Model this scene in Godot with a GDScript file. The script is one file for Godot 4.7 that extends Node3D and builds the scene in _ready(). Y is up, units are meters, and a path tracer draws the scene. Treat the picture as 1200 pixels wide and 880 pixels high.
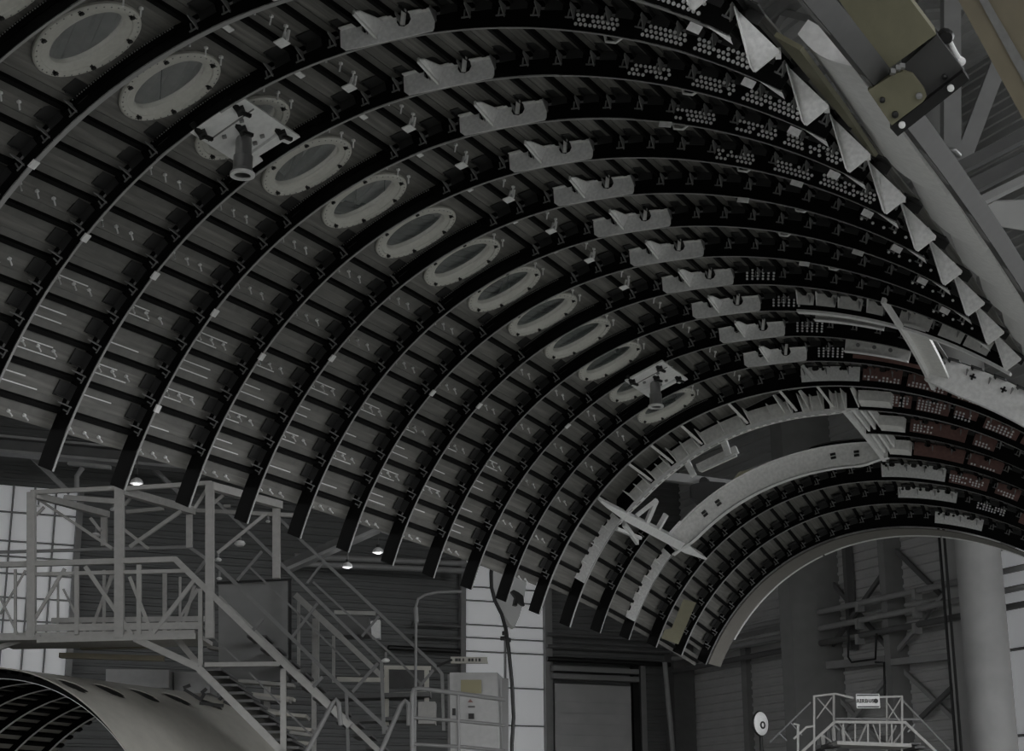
extends Node3D
# Upper half-shell of an airliner fuselage hanging in its assembly jig, in a hangar.
# Fuselage axis runs along -Z; the camera stands on the floor, below and to the right of the shell.

const S := 2.9056718          # mean radius of the frames' inner edge
const Y0 := 2.6044            # height of the fuselage axis
const FOCAL := 1900.0         # in pixels of a 1200 x 880 image
const YAW := 0.4473316
const PITCH := 0.2840196
const ROLL := -0.0052687
var EYE := Vector3(1.1517053 * S, -0.3112666 * S + Y0, 1.8462519 * S)
var FWD := Vector3(-sin(YAW), 0, -cos(YAW))
var RGT := Vector3(cos(YAW), 0, -sin(YAW))
var CAM_BASIS := Basis(Vector3.UP, YAW) * Basis(Vector3.RIGHT, PITCH) * Basis(Vector3.BACK, ROLL)
var CORNER := EYE + RGT * 3.34 + FWD * 31.8          # hangar corner (on the camera's level)
var ALONG_L := RGT * -0.9063 + FWD * -0.4226         # along the left wall, away from the corner
var ALONG_R := RGT * 0.4226 + FWD * -0.9063          # along the right wall, away from the corner
const ROOF := 13.6
const EXPOSURE := 0.15
var rng := RandomNumberGenerator.new()
var M := {}
var used := {}

# ---------------------------------------------------------------- mesh helpers
class MB:
	var v := PackedVector3Array()
	var n := PackedVector3Array()
	func tri(a: Vector3, b: Vector3, c: Vector3, o: Vector3) -> void:
		var f := (c - a).cross(b - a)
		if f.dot(o) < 0.0:
			var t := b
			b = c
			c = t
			f = -f
		f = f.normalized()
		v.append(a); v.append(b); v.append(c)
		n.append(f); n.append(f); n.append(f)
	func quad(a: Vector3, b: Vector3, c: Vector3, d: Vector3, o: Vector3) -> void:
		tri(a, b, c, o)
		tri(a, c, d, o)
	func squad(a: Vector3, b: Vector3, c: Vector3, d: Vector3, na: Vector3, nb: Vector3, nc: Vector3, nd: Vector3) -> void:
		var f := (c - a).cross(b - a) + (d - a).cross(c - a)
		if f.dot(na + nb + nc + nd) >= 0.0:
			v.append_array([a, b, c, a, c, d]); n.append_array([na, nb, nc, na, nc, nd])
		else:
			v.append_array([a, c, b, a, d, c]); n.append_array([na, nc, nb, na, nd, nc])
	func box(c: Vector3, b: Basis, s: Vector3) -> void:
		var x := b.x * s.x * 0.5
		var y := b.y * s.y * 0.5
		var z := b.z * s.z * 0.5
		for q in [[x, y, z], [y, z, x], [z, x, y]]:
			for g in [1.0, -1.0]:
				var o: Vector3 = q[0] * g
				quad(c + o + q[1] + q[2], c + o + q[1] - q[2], c + o - q[1] - q[2], c + o - q[1] + q[2], o)
	func bar(p: Vector3, q: Vector3, w: float, h: float, up := Vector3.UP) -> void:
		var z := (q - p).normalized()
		if absf(z.dot(up.normalized())) > 0.98:
			up = Vector3.RIGHT if absf(z.x) < 0.9 else Vector3.BACK
		var x := up.cross(z).normalized()
		var y := z.cross(x)
		box((p + q) * 0.5, Basis(x, y, z), Vector3(w, h, (q - p).length()))
	func sweep(rings: Array, smooth := false, caps := true) -> void:
		var m: int = rings[0].size()
		var cen := []
		for r in rings:
			var c := Vector3.ZERO
			for p in r: c += p
			cen.append(c / m)
		for i in rings.size() - 1:
			for j in m:
				var k := (j + 1) % m
				var a: Vector3 = rings[i][j]
				var b: Vector3 = rings[i][k]
				var c: Vector3 = rings[i + 1][k]
				var d: Vector3 = rings[i + 1][j]
				if smooth:
					squad(a, b, c, d, (a - cen[i]).normalized(), (b - cen[i]).normalized(), (c - cen[i + 1]).normalized(), (d - cen[i + 1]).normalized())
				else:
					quad(a, b, c, d, (a + b + c + d) * 0.25 - (cen[i] + cen[i + 1]) * 0.5)
		if caps:
			for e in [[0, 1], [rings.size() - 1, rings.size() - 2]]:
				var o: Vector3 = cen[e[0]] - cen[e[1]]
				for j in m:
					tri(cen[e[0]], rings[e[0]][j], rings[e[0]][(j + 1) % m], o)
	func tube(pts: Array, r: float, sides := 8) -> void:
		var rings := []
		var x := Vector3.ZERO
		for i in pts.size():
			var t: Vector3 = (pts[mini(i + 1, pts.size() - 1)] - pts[maxi(i - 1, 0)]).normalized()
			if x == Vector3.ZERO:
				x = (Vector3.UP if absf(t.y) < 0.9 else Vector3.RIGHT).cross(t).normalized()
			x = (x - t * x.dot(t)).normalized()
			var y := t.cross(x)
			var ring := PackedVector3Array()
			for j in sides:
				var a := TAU * j / sides
				ring.append(pts[i] + (x * cos(a) + y * sin(a)) * r)
			rings.append(ring)
		sweep(rings, true)
	func lathe(base: Vector3, b: Basis, prof: Array, sides := 16) -> void:   # prof: [radius, height] along b.y
		var rings := []
		for q in prof:
			var ring := PackedVector3Array()
			for j in sides:
				var a := TAU * j / sides
				ring.append(base + b.y * q[1] + (b.x * cos(a) + b.z * sin(a)) * q[0])
			rings.append(ring)
		for i in rings.size() - 1:
			var up: float = prof[i + 1][1] - prof[i][1]
			var out: float = prof[i + 1][0] - prof[i][0]
			for j in sides:
				var k := (j + 1) % sides
				var a0 := TAU * j / sides
				var a1 := TAU * k / sides
				var s := -1.0 if up < 0.0 and out <= 0.0 and false else 1.0
				var n0 := ((b.x * cos(a0) + b.z * sin(a0)) * up - b.y * out).normalized() * s
				var n1 := ((b.x * cos(a1) + b.z * sin(a1)) * up - b.y * out).normalized() * s
				squad(rings[i][j], rings[i][k], rings[i + 1][k], rings[i + 1][j], n0, n1, n1, n0)
	func plate(poly: PackedVector2Array, o: Vector3, ex: Vector3, ey: Vector3, ez: Vector3) -> void:   # polygon extruded by ez
		var idx := Geometry2D.triangulate_polygon(poly)
		for i in range(0, idx.size(), 3):
			var a := o + ex * poly[idx[i]].x + ey * poly[idx[i]].y
			var b := o + ex * poly[idx[i + 1]].x + ey * poly[idx[i + 1]].y
			var c := o + ex * poly[idx[i + 2]].x + ey * poly[idx[i + 2]].y
			tri(a, b, c, -ez)
			tri(a + ez, b + ez, c + ez, ez)
		var cw := Geometry2D.is_polygon_clockwise(poly)
		for i in poly.size():
			var p := poly[i]
			var q := poly[(i + 1) % poly.size()]
			var e := (q - p)
			var nn := Vector2(e.y, -e.x) * (-1.0 if cw else 1.0)
			var a := o + ex * p.x + ey * p.y
			var b := o + ex * q.x + ey * q.y
			quad(a, b, b + ez, a + ez, ex * nn.x + ey * nn.y)
	func mesh() -> ArrayMesh:
		var arr := []
		arr.resize(Mesh.ARRAY_MAX)
		arr[Mesh.ARRAY_VERTEX] = v
		arr[Mesh.ARRAY_NORMAL] = n
		var m := ArrayMesh.new()
		m.add_surface_from_arrays(Mesh.PRIMITIVE_TRIANGLES, arr)
		return m

func numbered(called: String) -> String:
	var c: int = used.get(called, 0)
	used[called] = c + 1
	return called if c == 0 else "%s_%03d" % [called, c]

func obj(called: String, shape, mat: Material, parent: Node = null) -> MeshInstance3D:
	var o := MeshInstance3D.new()
	o.mesh = shape.mesh() if shape is MB else shape
	o.material_override = mat
	if parent:
		o.name = called
		parent.add_child(o, true)
	else:
		o.name = numbered(called)
		add_child(o, true)
	return o

func thing(called: String, label: String, category: String, at_ := Vector3.ZERO, group := "") -> Node3D:
	var o := Node3D.new()
	o.name = numbered(called)
	add_child(o, true)
	o.position = at_
	return tag(o, label, category, group)

func tag(o: Node3D, label: String, category := "", group := "") -> Node3D:
	o.set_meta("label", label)
	if category: o.set_meta("category", category)
	if group: o.set_meta("group", group)
	return o

func struct(called: String, shape, mat: Material, label: String, category: String) -> MeshInstance3D:
	var o := obj(called, shape, mat)
	o.set_meta("kind", "structure")
	tag(o, label, category)
	return o

func stuff(called: String, mesh: Mesh, mat: Material, xf: Array, parent: Node3D) -> void:
	var mm := MultiMesh.new()
	mm.transform_format = MultiMesh.TRANSFORM_3D
	mm.mesh = mesh
	mm.instance_count = xf.size()
	for i in xf.size(): mm.set_instance_transform(i, xf[i])
	var o := MultiMeshInstance3D.new()
	o.multimesh = mm
	o.material_override = mat
	o.name = called
	o.set_meta("kind", "stuff")
	parent.add_child(o, true)

# ---------------------------------------------------------------- places
func ray(x: float, y: float) -> Vector3:
	return CAM_BASIS * Vector3((x - 600.0) / FOCAL, -(y - 440.0) / FOCAL, -1.0)

func at(x: float, y: float, dist: float) -> Vector3:      # the point in that direction, dist metres ahead
	var d := ray(x, y)
	return EYE + d * (dist / d.dot(FWD))

func on_plane(x: float, y: float, p: Vector3, nrm: Vector3) -> Vector3:
	var d := ray(x, y)
	return EYE + d * ((p - EYE).dot(nrm) / d.dot(nrm))

func on_left(x: float, y: float, off := 0.0) -> Vector3:
	return on_plane(x, y, CORNER + ALONG_R * off, ALONG_R)

func on_right(x: float, y: float, off := 0.0) -> Vector3:
	return on_plane(x, y, CORNER + ALONG_L * off, ALONG_L)

func level(p: Vector3, y: float) -> Vector3:
	return Vector3(p.x, y, p.z)

# the fuselage: frame number k (also between frames), angle th in degrees, dr metres outside the frames' inner edge
func P(k: float, thd: float, dr := 0.0) -> Vector3:
	var th := deg_to_rad(thd)
	var q := (k - 8.0) / 10.0
	var g := maxf(k - 9.0, 0.0)
	var q3 := g * g / 60.0
	var r := 1.0 - 0.01134202 * cos(2 * th) - 0.01330388 * sin(2 * th) + 0.01207382 * cos(3 * th) + 0.0018504 * sin(3 * th) - 0.00383667 * cos(4 * th) + 0.00380142 * sin(4 * th)
	r = r * (1.0 - 0.00669195 * q - 0.05528004 * q * q - 0.03522712 * q3) + dr / S
	return Vector3((-0.03278336 * q * q - 0.02981293 * q3 + r * cos(th)) * S, (-0.02532675 * q * q - 0.04968747 * q3 + r * sin(th)) * S + Y0, -(k + 0.27945717 * q * q) * 0.635)

func local(k: float, th: float, dr: float) -> Transform3D:     # x along the ring (growing angle), y outwards, z to greater k
	var o := P(k, th, dr)
	var y := (P(k, th, dr + 0.05) - o).normalized()
	var z := Vector3(0, 0, -1)
	var x := y.cross(z).normalized()
	if x.dot(P(k, th + 0.2, dr) - o) < 0: 
		x = -x
	return Transform3D(Basis(x, y, z), o)

func skin_dr(k: float, th: float) -> float:
	var door := 0.05 if k > 12.3 and k < 13.2 and th > 86.0 and th < 133.7 else 0.0
	return door + 0.115 + (0.025 + 0.04 * smoothstep(8.0, 12.0, k)) * smoothstep(107.5, 98.0, th)

func flange_dr(k: int, th: float) -> float:
	if k == 15: return -0.075 * smoothstep(136.0, 129.0, th) * smoothstep(86.0, 92.0, th)
	if k == 13: return -0.03 * smoothstep(136.0, 129.0, th) * smoothstep(86.0, 92.0, th)
	if k == 11: return -0.05 * smoothstep(72.0, 62.0, th)
	return 0.0

# ---------------------------------------------------------------- materials
func grain(c: Color, vary: float, freq: float, sd: int) -> NoiseTexture2D:
	var nz := FastNoiseLite.new()
	nz.seed = sd
	nz.frequency = freq
	nz.fractal_octaves = 4
	var t := NoiseTexture2D.new()
	t.width = 512; t.height = 512; t.seamless = true
	t.noise = nz
	var g := Gradient.new()
	g.set_color(0, (c * (1.0 - vary)).clamp()); g.set_color(1, (c * (1.0 + vary)).clamp())
	g.colors[0].a = 1.0; g.colors[1].a = 1.0
	t.color_ramp = g
	return t

func mat(key: String, c: Color, rough: float, metal := 0.0, vary := 0.0, scale := 1.0, freq := 0.02) -> StandardMaterial3D:
	var m := StandardMaterial3D.new()
	m.resource_name = key
	m.roughness = rough
	m.metallic = metal
	if vary > 0.0:
		m.albedo_color = Color.WHITE
		m.albedo_texture = grain(c, vary, freq, key.hash() % 1000)
		m.uv1_triplanar = true
		m.uv1_world_triplanar = true
		m.uv1_scale = Vector3.ONE * scale
	else:
		m.albedo_color = c
	M[key] = m
	return m

func grey(v: float, warm := 0.0) -> Color:
	return Color(v + warm, v + warm * 0.5, v - warm)

func lights_and_camera() -> void:
	var cam := Camera3D.new()
	cam.name = "camera"
	cam.fov = rad_to_deg(2.0 * atan(440.0 / FOCAL))
	cam.near = 0.1
	cam.far = 300.0
	add_child(cam)
	cam.transform = Transform3D(CAM_BASIS, EYE)
	cam.current = true
	var sky := ProceduralSkyMaterial.new()
	sky.sky_top_color = Color(0.86, 0.87, 0.88)
	sky.sky_horizon_color = Color(0.95, 0.95, 0.95)
	sky.ground_bottom_color = Color(0.45, 0.45, 0.44)
	sky.ground_horizon_color = Color(0.6, 0.6, 0.6)
	sky.sky_energy_multiplier = 4.6
	sky.ground_energy_multiplier = 1.0
	var env := Environment.new()
	env.background_mode = Environment.BG_SKY
	env.sky = Sky.new()
	env.sky.sky_material = sky
	env.tonemap_mode = Environment.TONE_MAPPER_LINEAR
	env.tonemap_exposure = EXPOSURE
	env.sdfgi_enabled = true
	env.ssao_enabled = true
	env.ssil_enabled = true
	var we := WorldEnvironment.new()
	we.name = "world"
	we.environment = env
	add_child(we)

func materials() -> void:
	var cb := mat("carbon", grey(0.045), 0.6, 0.0, 0.2, 0.7)
	cb.metallic_specular = 0.22
	var sk := mat("skin", grey(0.41, 0.009), 0.36, 0.0, 0.3, 1.0)
	sk.uv1_scale = Vector3(3.0, 3.0, 0.12)
	mat("stringer", grey(0.37, 0.008), 0.4, 0.0, 0.12, 0.8)
	mat("flange", grey(0.62), 0.4)
	mat("clip", grey(0.5), 0.5)
	mat("foot", grey(0.17), 0.5)
	mat("white", grey(0.9), 0.5, 0.0, 0.05, 2.0)
	mat("bracket", grey(0.92), 0.5, 0.0, 0.06, 3.0)
	mat("panel", grey(0.86, 0.005), 0.5, 0.0, 0.06, 2.0)
	mat("ring", Color(0.78, 0.775, 0.75), 0.38, 0.0, 0.04, 3.0)
	mat("primer", Color(0.47, 0.35, 0.33), 0.6, 0.0, 0.1, 2.0)
	mat("black", grey(0.06), 0.5)
	mat("pin", grey(0.95), 0.4)
	mat("olive", Color(0.44, 0.43, 0.35), 0.55, 0.0, 0.05, 1.5)
	mat("rim", Color(0.4, 0.39, 0.37), 0.55, 0.0, 0.06, 1.0)
	mat("steel", grey(0.55), 0.4, 0.6, 0.08, 2.0)
	mat("tube", grey(0.62), 0.3, 0.7)
	mat("stair", Color(0.66, 0.655, 0.645), 0.55, 0.0, 0.05, 1.0)
	mat("rail", grey(0.5), 0.5, 0.0, 0.04, 1.0)
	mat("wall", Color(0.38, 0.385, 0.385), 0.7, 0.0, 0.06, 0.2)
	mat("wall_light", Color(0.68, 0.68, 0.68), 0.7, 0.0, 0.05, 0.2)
	mat("roof", grey(0.72), 0.8, 0.0, 0.06, 0.2)
	mat("floor", Color(0.62, 0.62, 0.6), 0.35, 0.0, 0.08, 0.15)
	mat("column", grey(0.5), 0.6, 0.0, 0.05, 0.3)
	mat("beam", grey(0.56), 0.6, 0.0, 0.06, 0.4)
	mat("rail_dark", grey(0.24), 0.5, 0.0, 0.1, 1.0)
	mat("beam_dark", grey(0.36), 0.6, 0.0, 0.08, 0.4)
	mat("brown", Color(0.48, 0.45, 0.38), 0.5, 0.0, 0.06, 0.6)
	mat("cream", Color(0.74, 0.73, 0.70), 0.35, 0.0, 0.05, 0.4)
	mat("hood", grey(0.72), 0.45)
	mat("cabinet", grey(0.66), 0.5, 0.0, 0.04, 1.0)
	mat("sign_ink", grey(0.2), 0.6)
	mat("label_olive", Color(0.55, 0.53, 0.42), 0.6)
	var g := mat("glass", Color(0.5, 0.58, 0.57, 0.05), 0.03)
	g.transparency = BaseMaterial3D.TRANSPARENCY_ALPHA
	var e := mat("daylight", Color(0.9, 0.9, 0.9), 0.6)
	e.emission_enabled = true
	e.emission = Color(0.97, 0.98, 1.0)
	e.emission_energy_multiplier = 0.78
	var l := mat("lamp_glow", Color(0.95, 0.95, 0.95), 0.5)
	l.emission_enabled = true
	l.emission = Color(1, 1, 1)
	l.emission_energy_multiplier = 0.9

# ---------------------------------------------------------------- the setting
func corrugated(o: Vector3, a: Vector3, length: float, y0: float, y1: float, nrm: Vector3, pitch: float) -> MB:
	var m := MB.new()
	var back := -nrm * 0.25
	var y := y0
	while y < y1 - 0.001:
		var h := minf(pitch, y1 - y)
		var q := [[0.0, 0.0], [0.55, 0.0], [0.65, 0.025], [0.9, 0.025], [1.0, 0.0]]
		for i in 4:
			var p0: Vector3 = level(o, y + q[i][0] * h) + nrm * q[i][1]
			var p1: Vector3 = level(o, y + q[i + 1][0] * h) + nrm * q[i + 1][1]
			m.quad(p0, p1, p1 + a * length, p0 + a * length, nrm)
		y += pitch
	var b0 := level(o, y0) + back
	var b1 := level(o, y1) + back
	m.quad(b0, b1, b1 + a * length, b0 + a * length, -nrm)
	m.quad(b1, b1 - back, b1 - back + a * length, b1 + a * length, Vector3.UP)
	m.quad(b0, b1, b1 - back, b0 - back, -a)
	m.quad(b0 + a * length, b1 + a * length, b1 - back + a * length, b0 - back + a * length, a)
	return m

func slab(lo: Vector3, a: Vector3, b: Vector3, t: float) -> MB:
	var m := MB.new()
	var u := Vector3.UP * t
	m.quad(lo, lo + a, lo + a + b, lo + b, Vector3.DOWN)
	m.quad(lo + u, lo + a + u, lo + a + b + u, lo + b + u, Vector3.UP)
	for q in [[lo, a, -b], [lo + b, a, b], [lo, b, -a], [lo + a, b, a]]:
		m.quad(q[0], q[0] + q[1], q[0] + q[1] + u, q[0] + u, q[2])
	return m

const SPAN := 46.0
const WALL_R := 10.2
const DOOR0 := 15.0
const DOOR1 := 44.0
const DOOR_H := 11.0
func hangar() -> void:
	var c := level(CORNER, 0)
	struct("floor", slab(c - Vector3.UP * 0.3 - ALONG_L * 0.3 - ALONG_R * 0.3, ALONG_L * (SPAN + 8), ALONG_R * (SPAN + 8), 0.3), M.floor, "pale sealed concrete floor of the hangar", "floor")
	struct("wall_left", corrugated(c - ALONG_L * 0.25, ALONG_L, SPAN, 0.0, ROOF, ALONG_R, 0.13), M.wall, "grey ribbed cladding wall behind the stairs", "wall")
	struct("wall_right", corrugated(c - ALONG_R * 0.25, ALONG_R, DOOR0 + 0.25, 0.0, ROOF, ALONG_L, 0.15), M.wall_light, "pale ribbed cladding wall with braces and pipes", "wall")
	# beyond the frame the right wall opens in a wide hangar door, which lets the daylight in
	var w := MB.new()
	var o := c + ALONG_R * DOOR0
	w.box(level(o + ALONG_R * (DOOR1 - DOOR0) * 0.5, (ROOF + DOOR_H) * 0.5) - ALONG_L * 0.12, Basis(ALONG_R, Vector3.UP, ALONG_L), Vector3(DOOR1 - DOOR0, ROOF - DOOR_H, 0.24))
	w.box(level(c + ALONG_R * (DOOR1 + SPAN) * 0.5, ROOF * 0.5) - ALONG_L * 0.12, Basis(ALONG_R, Vector3.UP, ALONG_L), Vector3(SPAN - DOOR1, ROOF, 0.24))
	struct("wall_east", w, M.wall, "hangar wall round the wide open door, out of view", "wall")
	w = MB.new()
	o = c + ALONG_L * SPAN  # unseen west side: its opening is added to send fill light onto the right wall
	w.box(level(o + ALONG_R * SPAN * 0.5, (ROOF + 8.5) * 0.5), Basis(ALONG_R, Vector3.UP, ALONG_L), Vector3(SPAN, ROOF - 8.5, 0.3))
	w.box(level(o + ALONG_R * SPAN * 0.15, 4.25), Basis(ALONG_R, Vector3.UP, ALONG_L), Vector3(SPAN * 0.3, 8.5, 0.3))
	struct("wall_west", w, M.wall_light, "unseen hangar wall with a lower door opening added for fill light", "wall")
	w = MB.new()
	o = c + ALONG_R * SPAN  # unseen south side: opening invented behind the camera for frontal fill light
	w.box(level(o + ALONG_L * SPAN * 0.5, (ROOF + 7.0) * 0.5), Basis(ALONG_L, Vector3.UP, ALONG_R), Vector3(SPAN, ROOF - 7.0, 0.3))
	w.box(level(o + ALONG_L * SPAN * 0.9, 3.5), Basis(ALONG_L, Vector3.UP, ALONG_R), Vector3(SPAN * 0.2, 7.0, 0.3))
	struct("wall_south", w, M.wall_light, "unseen hangar wall behind the camera, door opening added for frontal fill light", "wall")
	# roof deck with ribs
	var r := MB.new()
	var x := 0.0
	var ro := level(c - ALONG_L * 0.25 - ALONG_R * 0.25, ROOF)
	while x < SPAN:
		for q in [[0.0, 0.55, 0.0, 0.0], [0.55, 0.65, 0.0, 0.05], [0.65, 0.9, 0.05, 0.05], [0.9, 1.0, 0.05, 0.0]]:
			var a0: Vector3 = ro + ALONG_L * (x + q[0] * 0.33) - Vector3.UP * q[2]
			var a1: Vector3 = ro + ALONG_L * (x + q[1] * 0.33) - Vector3.UP * q[3]
			r.quad(a0, a1, a1 + ALONG_R * SPAN, a0 + ALONG_R * SPAN, Vector3.DOWN)
		x += 0.33
	var top := ro + Vector3.UP * 0.3
	r.quad(top, top + ALONG_L * SPAN, top + ALONG_L * SPAN + ALONG_R * SPAN, top + ALONG_R * SPAN, Vector3.UP)
	struct("ceiling", r, M.roof, "ribbed steel roof deck seen through the cabin windows", "ceiling")

# ---------------------------------------------------------------- the shell
const TH_LO := 50.5
const TH_HI := 153.0
func th_hi(k: float) -> float: return TH_HI - maxf(k - 11.0, 0.0) * 0.75

const K0 := -3
const K1 := 18

func arc_strip(k: float, t0: float, t1: float, d0, d1, z0: float, z1: float, step := 1.5) -> MB:   # a ring piece of rectangular section; d0, d1 may be Callables of the angle
	var m := MB.new()
	var rings := []
	var nn := maxi(1, int(ceil((t1 - t0) / step)))
	for i in nn + 1:
		var t := lerpf(t0, t1, float(i) / nn)
		var a: float = d0.call(t) if d0 is Callable else d0
		var b: float = d1.call(t) if d1 is Callable else d1
		var o := P(k, t, a)
		var e := P(k, t, b)
		var za := Vector3(0, 0, -z0)
		var zb := Vector3(0, 0, -z1)
		rings.append(PackedVector3Array([o + za, e + za, e + zb, o + zb]))
	m.sweep(rings)
	return m

func in_door(k: float, th: float) -> bool:
	return (k > 13.0 and k < 15.0 and th > 88.0 and th < 133.6) or (k > 9.0 and k < 11.0 and th < 67.0)

func skin() -> MB:
	var m := MB.new()
	for k in range(K0, K1):
		var ths := [TH_LO]
		var t := 52.0
		while t < TH_HI - 0.5:
			if t < th_hi(k + 0.5) - 0.5: ths.append(t)
			t += 1.0
		ths.append(th_hi(k + 0.5))
		for i in ths.size() - 1:
			var a: float = ths[i]
			var b: float = ths[i + 1]
			var mid := (a + b) * 0.5
			if k <= 11 and mid > 108.0 and mid < 121.0: continue
			if in_door(k + 0.5, mid): continue
			for h in 2:
				var ka := k + h * 0.5
				var kb := ka + 0.5
				for lay in [0.0, 0.008]:
					var p := [P(ka, a, skin_dr(ka, a) + lay), P(kb, a, skin_dr(kb, a) + lay), P(kb, b, skin_dr(kb, b) + lay), P(ka, b, skin_dr(ka, b) + lay)]
					var nv := []
					for g in [a, a, b, b]:
						var d := Vector3(cos(deg_to_rad(g)), sin(deg_to_rad(g)), 0)
						nv.append(d if lay > 0.0 else -d)
					m.squad(p[0], p[1], p[2], p[3], nv[0], nv[1], nv[2], nv[3])
		for e in [TH_LO, th_hi(k + 0.5)]:
			m.quad(P(k, e, skin_dr(k, e)), P(k + 1, e, skin_dr(k + 1, e)), P(k + 1, e, skin_dr(k + 1, e) + 0.008), P(k, e, skin_dr(k, e) + 0.008), P(k, e + (1 if e > 90 else -1)) - P(k, e))
		if k <= 11:      # the bay with a window cut-out: rectangle to ellipse
			for lay in [0.0, 0.008]:
				var nseg := 48
				var pin := []
				var pout := []
				for j in nseg:
					var f := TAU * j / nseg
					var cu := cos(f)
					var cw := sin(f)
					pin.append(P(k + 0.52 + 0.30 * cw, 114.5 + 4.6 * cu, 0.115 + lay))
					var sc := 1.0 / maxf(absf(cu), absf(cw))
					pout.append(P(k + 0.5 + 0.5 * cw * sc, 114.5 + 6.5 * cu * sc, 0.115 + lay))
				for j in nseg:
					var q := (j + 1) % nseg
					var d := Vector3(cos(deg_to_rad(114.5)), sin(deg_to_rad(114.5)), 0)
					m.quad(pin[j], pin[q], pout[q], pout[j], d if lay > 0.0 else -d)
	return m

func window_ring(k: int) -> MB:
	var m := MB.new()
	# half height (degrees), half width (bays), depth
	var pr := [[5.15, 0.36, 0.113], [5.15, 0.36, 0.098], [5.0, 0.348, 0.091], [4.75, 0.326, 0.090], [4.5, 0.29, 0.092], [4.42, 0.28, 0.097], [3.95, 0.215, 0.104], [3.8, 0.193, 0.112], [3.78, 0.19, 0.14], [4.2, 0.23, 0.14]]
	var ns := 44
	var rg := []
	for q in pr:
		var ring := []
		for j in ns:
			var f := TAU * j / ns
			ring.append(P(k + 0.56 + q[1] * sin(f), 114.5 + q[0] * cos(f), q[2]))
		rg.append(ring)
	var c := local(k + 0.56, 114.5, 0.1)
	for i in rg.size() - 1:
		for j in ns:
			var q := (j + 1) % ns
			var mid: Vector3 = (rg[i][j] + rg[i + 1][q]) * 0.5
			var rad: Vector3 = (mid - c.origin)
			rad -= c.basis.y * rad.dot(c.basis.y)
			var hint: Vector3 = -c.basis.y
			if i == 0: hint = rad
			elif i == 7: hint = -rad
			elif i >= 5: hint = -c.basis.y * 0.5 - rad
			m.quad(rg[i][j], rg[i][q], rg[i + 1][q], rg[i + 1][j], hint)
	return m

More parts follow.
